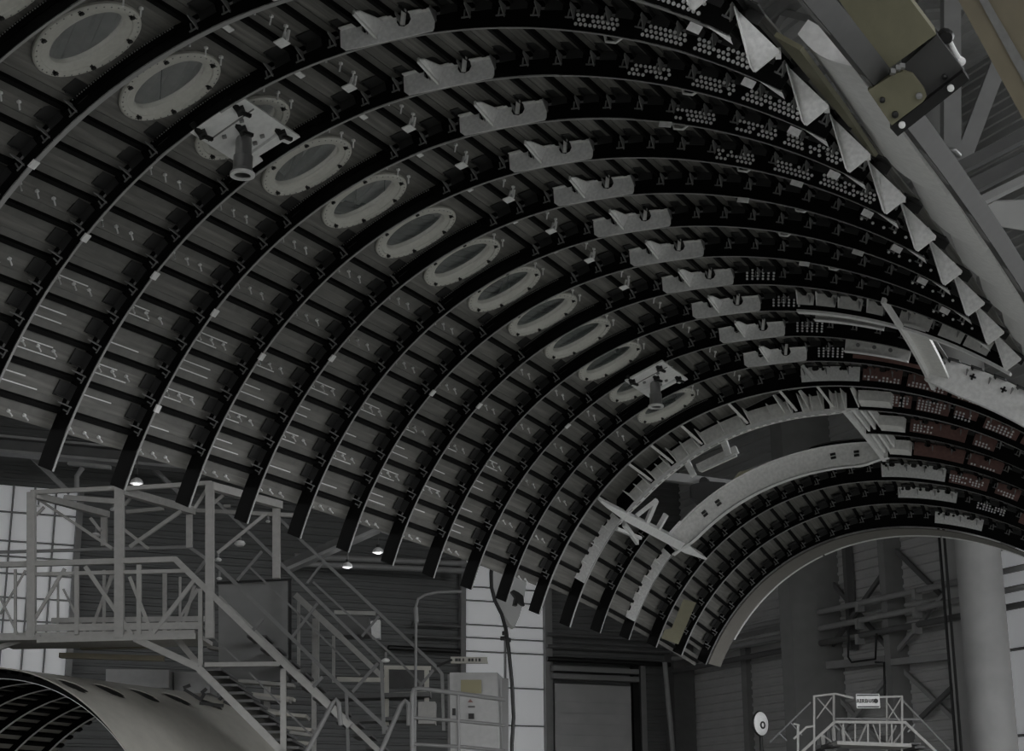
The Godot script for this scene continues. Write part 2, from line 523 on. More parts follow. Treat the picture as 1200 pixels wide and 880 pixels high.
func shell() -> void:
	var t := thing("fuselage_shell", "huge curved carbon fuselage shell with rows of dark frames and oval windows, hanging overhead", "fuselage panel")
	obj("skin", skin(), M.skin, t)
	# stringers run along the axis
	var n := -23
	while n <= 5:
		var th := 132.7 + n * 3.62
		n += 1
		if th < TH_LO + 1.0: continue
		var runs := [[K0, K1]]
		if th > 107.6 and th < 121.0: runs = [[12, 13], [15, K1]]
		elif th > 88.0 and th < 133.6: runs = [[K0, 12], [15, K1]]
		elif th < 67.0: runs = [[K0, 9], [11, K1]]
		for r in runs:
			var m := MB.new()
			var m2 := MB.new()
			var web := []
			var cap := []
			for i in (r[1] - r[0]) * 2 + 1:
				var k: float = r[0] + i * 0.5
				var sd := skin_dr(k, th)
				web.append(PackedVector3Array([P(k, th - 0.42, sd), P(k, th - 0.22, sd - 0.029), P(k, th + 0.22, sd - 0.029), P(k, th + 0.42, sd)]))
				cap.append(PackedVector3Array([P(k, th - 1.15, sd - 0.0005), P(k, th - 1.15, sd - 0.005), P(k, th + 1.15, sd - 0.005), P(k, th + 1.15, sd - 0.0005)]))
			m.sweep(web)
			m2.sweep(cap)
			var so := obj("stringer", m, M.carbon, t)
			obj("stringer_foot", m2, M.stringer, so)
	# windows
	for k in range(K0, 12):
		var w := obj("window_frame", window_ring(k), M.ring, t)
		var g := MB.new()
		var rim := []
		for j in 40:
			var f := TAU * j / 40
			rim.append([P(k + 0.56 + 0.2 * sin(f), 114.5 + 3.85 * cos(f), 0.128), P(k + 0.56 + 0.2 * sin(f), 114.5 + 3.85 * cos(f), 0.134)])
		var ctr := [P(k + 0.56, 114.5, 0.128), P(k + 0.56, 114.5, 0.134)]
		var up: Vector3 = ctr[1] - ctr[0]
		for j in 40:
			var q := (j + 1) % 40
			g.tri(ctr[0], rim[j][0], rim[q][0], -up)
			g.tri(ctr[1], rim[j][1], rim[q][1], up)
		obj("pane", g, M.glass, w)
		for a in [12.0, 62.0, 118.0, 168.0, 242.0, 298.0]:
			var c := MB.new()
			var f := deg_to_rad(a)
			var x := local(k + 0.56 + 0.315 * sin(f), 114.5 + 4.6 * cos(f), 0.092)
			c.box(x.origin, x.basis, Vector3(0.014, 0.008, 0.034))
			c.box(x.origin - x.basis.y * 0.007, x.basis, Vector3(0.022, 0.008, 0.012))
			obj("retaining_clip", c, M.black, w)
	# frames
	var clip := MB.new()
	clip.plate(PackedVector2Array([Vector2(0, 0), Vector2(-0.07, 0.045), Vector2(-0.07, 0.058), Vector2(0, 0.058)]), Vector3(-0.002, 0, 0), Vector3(0, 0, 1), Vector3(0, 1, 0), Vector3(0.004, 0, 0))
	clip.box(Vector3(0.02, 0.012, -0.004), Basis.IDENTITY, Vector3(0.05, 0.007, 0.006))
	clip.box(Vector3(0.03, 0.03, -0.004), Basis.IDENTITY, Vector3(0.007, 0.045, 0.006))
	clip.box(Vector3(-0.02, 0.045, -0.004), Basis.IDENTITY, Vector3(0.03, 0.012, 0.006))
	var clip_mesh := clip.mesh()
	var foot := MB.new()
	foot.box(Vector3(-0.07, 0.086, -0.05), Basis.IDENTITY, Vector3(0.09, 0.008, 0.09))
	foot.box(Vector3(-0.07, 0.06, -0.006), Basis.IDENTITY, Vector3(0.09, 0.05, 0.005))
	foot.box(Vector3(-0.03, 0.074, -0.045), Basis.IDENTITY, Vector3(0.005, 0.02, 0.08))
	var foot_mesh := foot.mesh()
	for k in range(K0, K1 + 1):
		var fd := func(th: float) -> float: return flange_dr(k, th)
		var wd := func(th: float) -> float: return skin_dr(k, th) - 0.004
		var t_hi := 157.0 if k < 14 else 157.0 - (k - 13) * 1.3
		var spans := [[51.6, t_hi]]
		if k == 10: spans = [[68.0, t_hi]]
		if k == 14: spans = [[51.6, 87.5], [134.2, t_hi]]
		var first: MeshInstance3D = null
		for sp in spans:
			var f := obj("frame", arc_strip(k, sp[0], sp[1], fd, wd, -0.002, 0.002), M.carbon, t)
			obj("flange", arc_strip(k, sp[0], sp[1], fd, func(th: float) -> float: return flange_dr(k, th) + 0.004, -0.002, 0.03 if k in [0, 12, 13, 16, 17] else 0.017), M.flange, f)
			if first == null or k == 14: first = f
			n = -23
			while n <= 5:
				var th := 132.7 + n * 3.62
				n += 1
				if th < sp[0] + 1.0 or th > sp[1] or th > th_hi(k): continue
				if k <= 12 and th > 108.0 and th < 121.0: continue
				if k in [13, 15] and th > 86.0: continue
				if in_door(k, th): continue
				var c := obj("clip", clip_mesh, M.clip, f)
				var x := local(k, th - 0.9, skin_dr(k, th) - 0.092)
				c.transform = x
				if th > 53.0:
					obj("clip_foot", foot_mesh, M.foot, f).transform = x
			if k <= 12 and sp[1] > 121.0:      # the doubler beside the window row: a riveted strip
				obj("window_doubler", arc_strip(k, 108.4, 121.0, 0.06, 0.105, -0.010, -0.003), M.carbon, f)
		# floor fittings
		if k in range(K0, 12):
			floor_bracket(k, 93.4, first)
		if k < 9:
			end_plate(k, first)
	rivets_and_pins(t)
	doors(t)
	fittings(t)
	# closing frame at the far end
	var rim := obj("end_frame", arc_strip(18.06, 62.0, 150.0, -0.012, 0.0, 0.0, 0.40), M.rim, t)
	for sp in [[62.0, 83.5], [84.0, 112.0], [112.6, 142.5]]:
		obj("edge_strip", arc_strip(18.06, sp[0], sp[1], -0.022, -0.005, 0.40, 0.425), M.white, rim)

func floor_bracket(k: int, th: float, parent: Node3D) -> void:
	# plate with two notches and an upstanding fin, riveted to the near face of the frame's web
	var q := PackedVector2Array()
	for p in [[5.1, 0.12], [5.25, 0.03], [4.8, 0.004], [-4.8, 0.004], [-4.95, 0.02], [-5.0, 0.112], [-2.3, 0.112], [-2.45, 0.085], [-2.2, 0.062], [-1.7, 0.052], [-1.15, 0.06], [-0.9, 0.085], [-1.0, 0.108], [-0.5, 0.112], [1.2, 0.112], [1.8, 0.108], [1.95, 0.075], [2.5, 0.066], [2.85, 0.085], [2.8, 0.115], [3.1, 0.122]]:
		q.append(Vector2(p[0], p[1]))
	var m := MB.new()
	var idx := Geometry2D.triangulate_polygon(q)
	var dz := Vector3(0, 0, 0.006)
	var b := Vector3(0, 0, 0.004)
	var pt := func(v: Vector2) -> Vector3: return P(k, th + v.x, v.y) + b
	for i in range(0, idx.size(), 3):
		m.tri(pt.call(q[idx[i]]), pt.call(q[idx[i + 1]]), pt.call(q[idx[i + 2]]), -dz)
		m.tri(pt.call(q[idx[i]]) + dz, pt.call(q[idx[i + 1]]) + dz, pt.call(q[idx[i + 2]]) + dz, dz)
	var cen := Vector2(0, 0.055)
	for i in q.size():
		var a := q[i]
		var e := q[(i + 1) % q.size()]
		var mid := (a + e) * 0.5 - cen
		m.quad(pt.call(a), pt.call(e), pt.call(e) + dz, pt.call(a) + dz, pt.call(cen + mid * 1.1) - pt.call(cen))
	var o := obj("floor_bracket", m, M.bracket, parent)
	tag(o, "pale grey notched bracket riveted to the frame")
	var x := local(k, th + 1.3, 0.0)
	var f := MB.new()     # the fin stands off the plate
	var q0 := P(k, th + 1.3, 0.03)
	var tip := P(k - 0.32, th + 1.5, 0.085)
	var tip2 := P(k - 0.3, th + 0.9, 0.085)
	var q1 := P(k - 0.02, th + 0.5, 0.105)
	var up := (P(k, th + 1.3, 0.05) - P(k, th + 1.3, 0.0)).normalized() * 0.007
	f.sweep([PackedVector3Array([q0, q1, q1 + up, q0 + up]), PackedVector3Array([tip, tip2, tip2 + up, tip + up])])
	obj("fin", f, M.bracket, o)
	f = MB.new()
	f.bar(q0.lerp(tip, 0.02), tip, 0.012, 0.03, up)
	obj("fin_lip", f, M.bracket, o)
	for e in [[3.0, 5.0, 0.121], [-4.9, -2.4, 0.112], [-0.6, 1.0, 0.112]]:
		f = MB.new()
		var ea := local(k, th + e[0], e[2])
		var eb := local(k, th + e[1], e[2])
		f.bar(ea.origin - ea.basis.z * 0.02, eb.origin - eb.basis.z * 0.02, 0.034, 0.006, ea.basis.y)
		obj("folded_lip", f, M.bracket, o)
	var arm := local(k, th - 1.6, 0.06)
	f = MB.new()
	f.bar(arm.origin - arm.basis.z * 0.014, arm.origin - arm.basis.z * 0.03 + arm.basis.y * 0.085 - arm.basis.x * 0.02, 0.018, 0.018, arm.basis.z)
	obj("arm", f, M.bracket, o)

func end_plate(k: int, parent: Node3D) -> void:
	# triangular plate closing the frame's right-hand end
	var m := MB.new()
	var z := Vector3(0, 0, 0.03)
	var a := P(k, 52.0, 0.098) + z
	var b := P(k, 46.6, 0.035) + z
	var c := P(k, 47.3, -0.088) + z
	var u := (a - c)
	var vv := (b - c)
	var tip := c + u * 0.06
	m.plate(PackedVector2Array([Vector2(1, 0), Vector2(0.03, 0.97), Vector2(0, 0.93), Vector2(0, 0.06), Vector2(0.06, 0)]), c, u, vv, Vector3(0, 0, -0.008))
	var o := obj("end_plate", m, M.bracket, parent)
	tag(o, "pale grey triangular plate at the frame end")
	# folded edge and the small strut behind it
	var e := MB.new()
	e.bar(a, tip, 0.05, 0.006, Vector3(0.3, 1, 0))
	obj("folded_edge", e, M.bracket, o)
	e = MB.new()
	e.bar(P(k + 0.12, 47.6, 0.03), P(k + 0.5, 50.6, 0.09), 0.022, 0.02)
	obj("strut", e, M.bracket, o)
	e = MB.new()
	e.plate(PackedVector2Array([Vector2(0, 0), Vector2(0.1, 0.022), Vector2(0.11, 0.0)]), P(k, 53.4, -0.01) + z, (P(k, 50.5, -0.03) - P(k, 53.4, -0.01)).normalized() * 1.3, Vector3.UP, Vector3(0, 0, -0.006))
	obj("wedge", e, M.bracket, o)

func rivets_and_pins(t: Node3D) -> void:
	rng.seed = 7
	var dot := CylinderMesh.new()
	dot.top_radius = 0.0085; dot.bottom_radius = 0.0085; dot.height = 0.006
	dot.radial_segments = 8; dot.rings = 1
	var rot := Basis(Vector3.RIGHT, PI / 2)
	var xf := []
	for k in range(-2, 5):
		for seg in [[73.5, 69.0], [66.5, 62.0], [61.0, 54.5]]:
			var th: float = seg[0]
			var j := 0
			while th > seg[1]:
				for d in 3:
					if rng.randf() < 0.88:
						xf.append(Transform3D(rot, P(k, th - (0.22 if d % 2 else 0.0), 0.03 + d * 0.022) + Vector3(0, 0, 0.005)))
				th -= 0.5
				j += 1
	for k in range(8, 12):
		for i in 6:
			for d in 4:
				xf.append(Transform3D(rot, P(k, 86.5 - i * 0.75, 0.04 + d * 0.022) + Vector3(0, 0, 0.005)))
	for k in range(5, 9):
		for i in 5:
			xf.append(Transform3D(rot, P(k, 60.0 - i * 1.4, 0.05) + Vector3(0, 0, 0.005)))
	stuff("rivets", dot, M.pin, xf, t)
	# small rivets along the window row
	xf = []
	var small := SphereMesh.new()
	small.radius = 0.0045; small.height = 0.009; small.radial_segments = 6; small.rings = 3
	for k in range(K0 + 1, 13):
		for i in 42:
			xf.append(Transform3D(Basis.IDENTITY, P(k, 108.8 + i * 0.29, 0.097) + Vector3(0, 0, 0.011)))
		if k < 12:
			for i in 40:
				var f := TAU * i / 40
				xf.append(Transform3D(Basis.IDENTITY, P(k + 0.56 + 0.335 * sin(f), 114.5 + 4.84 * cos(f), 0.091)))
	stuff("small_rivets", small, M.clip, xf, t)
	# pins standing in threes beside every second stringer
	xf = []
	var pin := MB.new()
	pin.tube([Vector3.ZERO, Vector3(0, -0.05, 0)], 0.0045, 6)
	pin.box(Vector3(0, -0.006, 0), Basis.IDENTITY, Vector3(0.016, 0.012, 0.016))
	for k in range(K0, 12):
		for n in [5, 3, 1, -1, -3, -7, -9]:
			if rng.randf() < 0.12: continue
			for i in 3:
				var x := local(k + 0.22 + i * 0.2, 132.7 + n * 3.62 + 1.5, 0.113)
				xf.append(Transform3D(x.basis.rotated(x.basis.z.normalized(), 0.35), x.origin))
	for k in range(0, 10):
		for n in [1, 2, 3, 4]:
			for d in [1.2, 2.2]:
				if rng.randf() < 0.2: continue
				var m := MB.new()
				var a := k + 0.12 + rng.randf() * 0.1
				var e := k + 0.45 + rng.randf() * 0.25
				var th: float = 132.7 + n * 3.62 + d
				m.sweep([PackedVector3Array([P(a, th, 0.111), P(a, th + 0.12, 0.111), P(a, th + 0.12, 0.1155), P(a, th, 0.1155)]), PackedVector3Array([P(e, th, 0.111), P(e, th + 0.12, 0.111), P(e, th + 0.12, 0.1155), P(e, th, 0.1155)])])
				obj("reflection_strip", m, M.bracket, t)  # pale raised strip drawn in place of light streaks reflected in the skin
	stuff("fastener_pins", pin.mesh(), M.pin, xf, t)

func web_plate(k: int, t0: float, t1: float, d0: float, d1: float, m: Material, called: String, parent: Node3D, notch := true, z := 0.005) -> MeshInstance3D:
	var q := PackedVector2Array()
	q.append(Vector2(t0, d0))
	q.append(Vector2(t1, d0))
	q.append(Vector2(t1, d1))
	if notch:
		var nn := int((t1 - t0) / 3.6)
		for i in nn:
			var c := lerpf(t1, t0, (i + 0.5) / nn)
			q.append(Vector2(c + 0.55, d1)); q.append(Vector2(c + 0.6, d1 - 0.022)); q.append(Vector2(c + 0.3, d1 - 0.034)); q.append(Vector2(c - 0.3, d1 - 0.034)); q.append(Vector2(c - 0.6, d1 - 0.022)); q.append(Vector2(c - 0.55, d1))
	q.append(Vector2(t0, d1))
	var fine := PackedVector2Array()
	for i in q.size():      # cut the long edges so that they follow the curve
		var a := q[i]
		var b := q[(i + 1) % q.size()]
		var st := maxi(1, int(absf(b.x - a.x) / 1.5))
		for j in st: fine.append(a.lerp(b, float(j) / st))
	var mb := MB.new()
	var idx := Geometry2D.triangulate_polygon(fine)
	var zo := Vector3(0, 0, z)
	var dz := Vector3(0, 0, 0.006)
	var pts := []
	for v in fine: pts.append(P(k, v.x, v.y) + zo)
	for i in range(0, idx.size(), 3):
		mb.tri(pts[idx[i]], pts[idx[i + 1]], pts[idx[i + 2]], Vector3.FORWARD)
		mb.tri(pts[idx[i]] + dz, pts[idx[i + 1]] + dz, pts[idx[i + 2]] + dz, Vector3.BACK)
	var cw := Geometry2D.is_polygon_clockwise(fine)
	for i in fine.size():
		var j := (i + 1) % fine.size()
		var e := fine[j] - fine[i]
		e.x *= 0.05
		var nn := Vector2(e.y, -e.x) * (-1.0 if cw else 1.0)
		var x := local(k, fine[i].x, fine[i].y)
		mb.quad(pts[i], pts[j], pts[j] + dz, pts[i] + dz, x.basis.x * nn.x + x.basis.y * nn.y)
	return obj(called, mb, m, parent)

func beam_along(k0: float, k1: float, th0: float, th1: float, dr: float, w: float, h: float) -> MB:
	var m := MB.new()
	var rings := []
	for i in 9:
		var f := i / 8.0
		var x := local(lerpf(k0, k1, f), lerpf(th0, th1, f), dr)
		var a := x.basis.x * w * 0.5
		var b := x.basis.y * h
		rings.append(PackedVector3Array([x.origin - a, x.origin + a, x.origin + a + b, x.origin - a + b]))
	m.sweep(rings)
	return m

func sill_shape() -> MB:
	var m := MB.new()
	var rings := []
	for q in [[12.05, 134.1, 0.02], [12.3, 134.2, 0.035], [13.0, 134.1, 0.07], [14.4, 133.0, 0.085], [15.2, 132.2, 0.09], [15.5, 131.9, 0.05], [15.9, 131.3, 0.02]]:
		var x := local(q[0], q[1], -0.04)
		var a: Vector3 = x.basis.x * q[2] * 0.5
		rings.append(PackedVector3Array([x.origin - a, x.origin + a, x.origin + a + x.basis.y * 0.09, x.origin - a + x.basis.y * 0.09]))
	m.sweep(rings)
	return m

func doors(t: Node3D) -> void:
	# ---- left door: frames 13 and 15 carry pale webs, sill and header beams run between them
	var f13 := obj("door_post", arc_strip(13, 86.0, 136.0, func(th: float) -> float: return flange_dr(13, th), 0.012, -0.012, 0.05), M.white, t)
	tag(f13, "pale curved door post with boxed stiffeners")
	for s in [[131.0, 126.6, 0.10], [125.6, 121.8, 0.10], [120.6, 115.4, 0.13], [114.6, 106.4, 0.13], [105.6, 97.6, 0.13], [96.0, 92.0, 0.14], [91.0, 88.0, 0.15]]:
		var a: float = s[1]
		var b: float = s[0]
		web_plate(13, a, b, 0.0, s[2], M.panel, "web_panel", f13, false, 0.012)
		for e in [a + 0.25, (a + b) * 0.5, b - 0.25]:
			var m := MB.new()
			var x := local(13, e, 0.0)
			var d: float = s[2]
			m.plate(PackedVector2Array([Vector2(0, 0.005), Vector2(0, d), Vector2(-0.08 if e == (a + b) * 0.5 else -0.16, d), Vector2(-0.02, 0.005)]), x.origin - x.basis.x * 0.003 - x.basis.z * 0.018, x.basis.z, x.basis.y, x.basis.x * 0.006)
			obj("stiffener", m, M.panel, f13)
	for th in [134.0, 126.2, 121.2, 115.0, 106.0, 97.0, 90.5]:     # intercostals between frames 12 and 13
		var o := obj("intercostal", beam_along(12.02, 12.98, th, th, 0.03, 0.02, 0.10), M.carbon, f13)
		obj("intercostal_cap", beam_along(12.02, 12.98, th, th, 0.022, 0.022, 0.008), M.panel, f13)
	var lever := MB.new()
	lever.plate(PackedVector2Array([Vector2(-0.03, 0.15), Vector2(0.03, 0.15), Vector2(0.055, -0.14), Vector2(0.0, -0.145)]), P(13.08, 111.2, 0), local(13, 111.2, 0).basis.x, local(13, 111.2, 0).basis.y, Vector3(0, 0, -0.05))
	obj("hinge_arm", lever, M.white, f13)
	lever = MB.new()
	lever.plate(PackedVector2Array([Vector2(-0.03, 0.14), Vector2(0.03, 0.14), Vector2(0.05, -0.15), Vector2(0.0, -0.155)]), P(13.08, 119.0, 0), local(13, 119, 0).basis.x, local(13, 119, 0).basis.y, Vector3(0, 0, -0.05))
	obj("hinge_arm", lever, M.white, f13)
	lever = MB.new()
	lever.bar(P(13.2, 118.2, -0.09), P(13.2, 110.0, -0.11), 0.05, 0.07)
	obj("link_bar", lever, M.panel, f13)
	lever = MB.new()
	lever.bar(P(13.1, 117.8, -0.16), P(13.1, 110.3, -0.185), 0.03, 0.022)
	obj("link_rod", lever, M.white, f13)
	var f15 := obj("door_post", arc_strip(15, 86.0, 134.0, func(th: float) -> float: return flange_dr(15, th), 0.14, -0.014, -0.004), M.panel, t)
	tag(f15, "wide pale curved door post on the far side of the opening")
	obj("post_flange", arc_strip(15, 86.0, 135.0, func(th: float) -> float: return flange_dr(15, th) - 0.006, func(th: float) -> float: return flange_dr(15, th) + 0.006, -0.014, 0.06), M.white, f15)
	obj("post_lip", arc_strip(15, 88.0, 133.0, 0.132, 0.14, -0.05, -0.014), M.white, f15)
	for th in [124.6, 121.2, 96.6, 92.0]:
		for d in [0.02, 0.055]:
			var m := MB.new()
			var x := local(15, th, d)
			m.box(x.origin + Vector3(0, 0, 0.022), x.basis, Vector3(0.05, 0.022, 0.016))
			obj("latch_fitting", m, M.black, f15)
	var sill := obj("door_sill_beam", sill_shape(), M.white, t)
	tag(sill, "pale straight beam crossing the frames under the door opening")
	var lever2 := MB.new()
	lever2.bar(P(13.3, 133.0, 0.0), P(13.5, 128.5, 0.02), 0.05, 0.04)
	lever2.bar(P(13.7, 133.0, 0.0), P(13.5, 128.5, 0.02), 0.04, 0.04)
	lever2.bar(P(14.1, 132.5, 0.0), P(14.05, 129.5, 0.02), 0.03, 0.05)
	lever2.bar(P(14.5, 132.5, 0.0), P(14.6, 129.0, 0.03), 0.05, 0.03)
	lever2.bar(P(13.2, 135.5, 0.02), P(13.9, 137.0, 0.02), 0.03, 0.05)
	lever2.bar(P(13.1, 137.0, 0.02), P(13.9, 136.0, 0.02), 0.03, 0.03)
	obj("sill_bracket", lever2, M.bracket, sill)
	var head := obj("door_header_beam", beam_along(12.95, 15.1, 88.6, 87.0, -0.02, 0.035, 0.14), M.white, t)
	for i in 3:
		obj("header_rib", beam_along(13.05, 14.9, 87.4 - i * 1.1, 86.4 - i * 1.0, 0.02 + i * 0.02, 0.02, 0.09), M.bracket, head)
	# saddle brackets under the sill
	for k in [13, 15]:
		var hi := 148.5 if k == 13 else 150.5
		var sb := web_plate(k, 135.2, hi, 0.0, 0.125, M.bracket, "saddle_bracket", t, true, 0.008)
		tag(sb, "pale notched saddle plate on the frame below the door")
		for i in 3:
			var m := MB.new()
			var x := local(k, 138.0 + i * 3.6, 0.02)
			m.plate(PackedVector2Array([Vector2(0, 0), Vector2(0, 0.08), Vector2(-0.05, 0.08)]), x.origin - x.basis.z * 0.014, x.basis.z, x.basis.y, x.basis.x * 0.006)
			obj("rib", m, M.bracket, sb)
	# ---- right door
	var f9 := obj("door_post", arc_strip(9, TH_LO, 83.0, -0.006, 0.012, -0.014, 0.05), M.white, t)
	tag(f9, "pale curved rim above the right door opening")
	for s in [[83.0, 80.6], [80.2, 77.4], [77.0, 73.6], [72.8, 70.4]]:
		var p := web_plate(9, s[1], s[0], 0.05, 0.165, M.panel, "web_panel", f9, false, 0.008)
		var m := MB.new()
		var x := local(9, s[0] - 0.1, 0.05)
		m.plate(PackedVector2Array([Vector2(0, 0), Vector2(0, 0.12), Vector2(-0.08, 0.12)]), x.origin - x.basis.z * 0.01, x.basis.z, x.basis.y, x.basis.x * 0.006)
		obj("stiffener", m, M.bracket, f9)
	for s in [[68.0, 63.4], [62.0, 58.6], [58.2, 54.6]]:
		web_plate(9, s[1], s[0], 0.03, 0.17, M.panel, "web_panel", f9, false, 0.008)
	var f11 := obj("door_post", arc_strip(11, TH_LO - 1.0, 69.0, func(th: float) -> float: return flange_dr(11, th) - 0.02, 0.17, -0.016, -0.006), M.white, t)
	tag(f11, "broad pale curved post below the right door opening")
	obj("post_flange", arc_strip(11, TH_LO - 1.0, 69.0, func(th: float) -> float: return flange_dr(11, th) - 0.026, func(th: float) -> float: return flange_dr(11, th) - 0.014, -0.02, 0.06), M.white, f11)
	for th in [62.0, 57.0, 52.5]:
		var m := MB.new()
		var x := local(11, th, 0.10)
		m.box(x.origin + Vector3(0, 0, 0.022), x.basis, Vector3(0.05, 0.014, 0.014))
		m.box(x.origin + Vector3(0, 0, 0.022), x.basis, Vector3(0.014, 0.05, 0.014))
		obj("latch_fitting", m, M.black, f11)
	var hb := obj("door_header_beam", beam_along(7.9, 11.5, 66.6, 69.0, -0.02, 0.025, 0.04), M.white, t)
	tag(hb, "pale straight beam along the top of the right door opening")
	obj("header_web", beam_along(8.95, 11.0, 65.4, 67.0, 0.02, 0.16, 0.02), M.panel, hb)
	# pale beams left of the right door
	for s in [[9.55, 82.0, 71.6, 0.03, 0.125], [10.6, 80.8, 70.6, 0.0, 0.112]]:
		var b := obj("crown_beam", arc_strip(s[0], s[2], s[1], s[3], s[4], -0.05, -0.035), M.panel, t)
		obj("beam_flange", arc_strip(s[0], s[2], s[1], s[3] - 0.008, s[3], -0.085, -0.03), M.white, b)
		obj("beam_flange", arc_strip(s[0], s[2], s[1], s[4], s[4] + 0.008, -0.085, -0.03), M.white, b)
		for i in 3:
			var m := MB.new()
			var x := local(s[0], lerpf(s[1], s[2], 0.2 + 0.25 * i), lerpf(s[3], s[4], 0.5))
			m.lathe(x.origin + Vector3(0, 0, 0.052), Basis(x.basis.x, Vector3.BACK, x.basis.y), [[0.0, 0.012], [0.016, 0.012], [0.016, 0.0]], 10)
			obj("bolt_head", m, M.clip, b)

func fittings(t: Node3D) -> void:
	# primer-red plates on the webs of the far frames
	for s in [[11, 81.0, 70.0, 0.035, 0.065, 0], [12, 82.4, 76.0, 0.055, 0.17, 1], [12, 75.0, 68.2, 0.05, 0.165, 1], [12, 67.4, 63.0, 0.05, 0.16, 1], [12, 62.4, 57.0, 0.05, 0.16, 1], [12, 56.4, 52.0, 0.05, 0.16, 1],
			[13, 80.8, 78.9, 0.05, 0.16, 0], [13, 78.2, 76.8, 0.05, 0.16, 0], [13, 75.9, 70.2, 0.05, 0.165, 1], [13, 69.4, 65.4, 0.08, 0.165, 0], [13, 64.0, 58.0, 0.05, 0.165, 1], [13, 57.2, 52.2, 0.05, 0.165, 1],
			[14, 79.4, 69.2, 0.045, 0.165, 1], [14, 67.8, 63.8, 0.05, 0.16, 0], [15, 81.0, 71.4, 0.04, 0.165, 1], [15, 70.6, 64.0, 0.05, 0.16, 1], [16, 76.2, 68.4, 0.04, 0.16, 1], [16, 66.8, 62.0, 0.05, 0.16, 1], [17, 63.0, 57.0, 0.05, 0.15, 1]]:
		var p := web_plate(s[0], s[2], s[1], s[3], s[4], M.primer, "primer_plate", t, s[5] == 1, 0.008)
		tag(p, "dull red primed plate on a far frame")
	rng.seed = 21
	var dot := BoxMesh.new()
	dot.size = Vector3(0.016, 0.016, 0.006)
	var xf := []
	for s in [[12, 82.0, 76.2, 2], [12, 74.6, 69.0, 2], [12, 66.8, 63.2, 2], [12, 61.8, 57.6, 3], [12, 56.0, 52.4, 3], [13, 80.6, 77.0, 4], [13, 75.5, 71.0, 4], [13, 69.0, 66.0, 3], [13, 63.4, 58.6, 3], [14, 78.6, 75.4, 3], [14, 67.2, 64.2, 2], [16, 76.0, 72.6, 3], [16, 72.0, 69.0, 3], [15, 69.8, 65.0, 1], [16, 66.2, 62.6, 2], [17, 72.0, 66.0, 3]]:
		var th: float = s[1]
		while th > s[2]:
			for d in s[3]:
				if rng.randf() < 0.85: xf.append(Transform3D(Basis.IDENTITY, P(s[0], th, 0.062 + d * 0.024) + Vector3(0, 0, 0.016)))
			th -= 0.62
	stuff("rivet_rows", dot, M.pin, xf, t)
	# pale saddles and boxes on the crown of the far frames
	for s in [[12, 92.6, 82.9, 0.04, 0.165, true], [16, 89.8, 77.0, 0.035, 0.17, true], [17, 88.9, 76.6, 0.06, 0.17, true], [18, 83.2, 72.6, 0.05, 0.17, true]]:
		var sd := web_plate(s[0], s[2], s[1], s[3], s[4], M.bracket, "saddle_plate", t, true, 0.008)
		tag(sd, "pale plate with a scalloped edge on a far frame")
		for i in 3:
			var m := MB.new()
			var x := local(s[0], lerpf(s[1], s[2], 0.08 + 0.3 * i), s[4] - 0.022)
			m.lathe(x.origin + Vector3(0, 0, 0.013), Basis(x.basis.x, Vector3.BACK, x.basis.y), [[0.0, 0.006], [0.014, 0.006], [0.014, 0.0]], 10)
			obj("plug", m, M.black, sd)
		if s[0] == 12:
			var x := local(12, 90.6, 0.06)
			var f := MB.new()
			f.bar(x.origin + Vector3(0, 0, 0.02), x.origin + x.basis.y * 0.12 + x.basis.x * 0.08 + Vector3(0, 0, 0.05), 0.03, 0.03)
			obj("fin", f, M.bracket, sd)
	for s in [[13, 85.5, 80.0], [14, 84.6, 80.2], [15, 85.6, 81.4]]:
		var b := MB.new()
		var rings := []
		for i in 5:
			var th := lerpf(s[2], s[1], i / 4.0)
			var z0 := Vector3(0, 0, 0.006)
			var z1 := Vector3(0, 0, 0.12)
			rings.append(PackedVector3Array([P(s[0], th, 0.03) + z0, P(s[0], th, 0.155) + z0, P(s[0], th, 0.15) + z1, P(s[0], th, 0.06) + z1]))
		b.sweep(rings)
		var o := obj("crown_box", b, M.panel, t)
		tag(o, "pale rounded box beside the door header")
	for i in 4:       # trays between frames 12 and 13 at the crown
		var m := MB.new()
		var x := local(13, 99.0 - i * 4.4, 0.02)
		m.plate(PackedVector2Array([Vector2(0, 0), Vector2(0, 0.12), Vector2(-0.22, 0.13), Vector2(-0.3, 0.1)]), x.origin - x.basis.z * 0.012, x.basis.z, x.basis.y, x.basis.x * 0.008)
		obj("tray", m, M.panel, t)
	# small pale tabs, hooks and tapes
	for k in range(-1, 8):
		var x := local(k + 0.7, 102.9, 0.06)
		var m := MB.new()
		m.box(x.origin, x.basis, Vector3(0.055, 0.006, 0.07))
		m.bar(x.origin, x.origin + x.basis.y * 0.05 - x.basis.x * 0.03, 0.012, 0.012)
		m.bar(x.origin - x.basis.x * 0.03, x.origin - x.basis.x * 0.05 + x.basis.y * 0.05, 0.012, 0.012)
		obj("tab", m, M.bracket, t)
		m = MB.new()
		x = local(k + 0.3, 105.6, 0.105)
		m.box(x.origin, x.basis, Vector3(0.03, 0.008, 0.09))
		obj("tape", m, M.bracket, t)
		m = MB.new()
		x = local(k, 54.6, -0.03)
		m.box(x.origin - x.basis.z * 0.006, x.basis, Vector3(0.06, 0.036, 0.004))
		obj("tab", m, M.bracket, t)
		m = MB.new()
		x = local(k + 0.4, 75.2 - (k % 3) * 3.0, 0.05)
		m.tube([x.origin - x.basis.x * 0.05 + x.basis.y * 0.03, x.origin - x.basis.x * 0.02, x.origin + x.basis.x * 0.03, x.origin + x.basis.x * 0.05 + x.basis.y * 0.04], 0.007, 6)
		obj("hook", m, M.bracket, t)
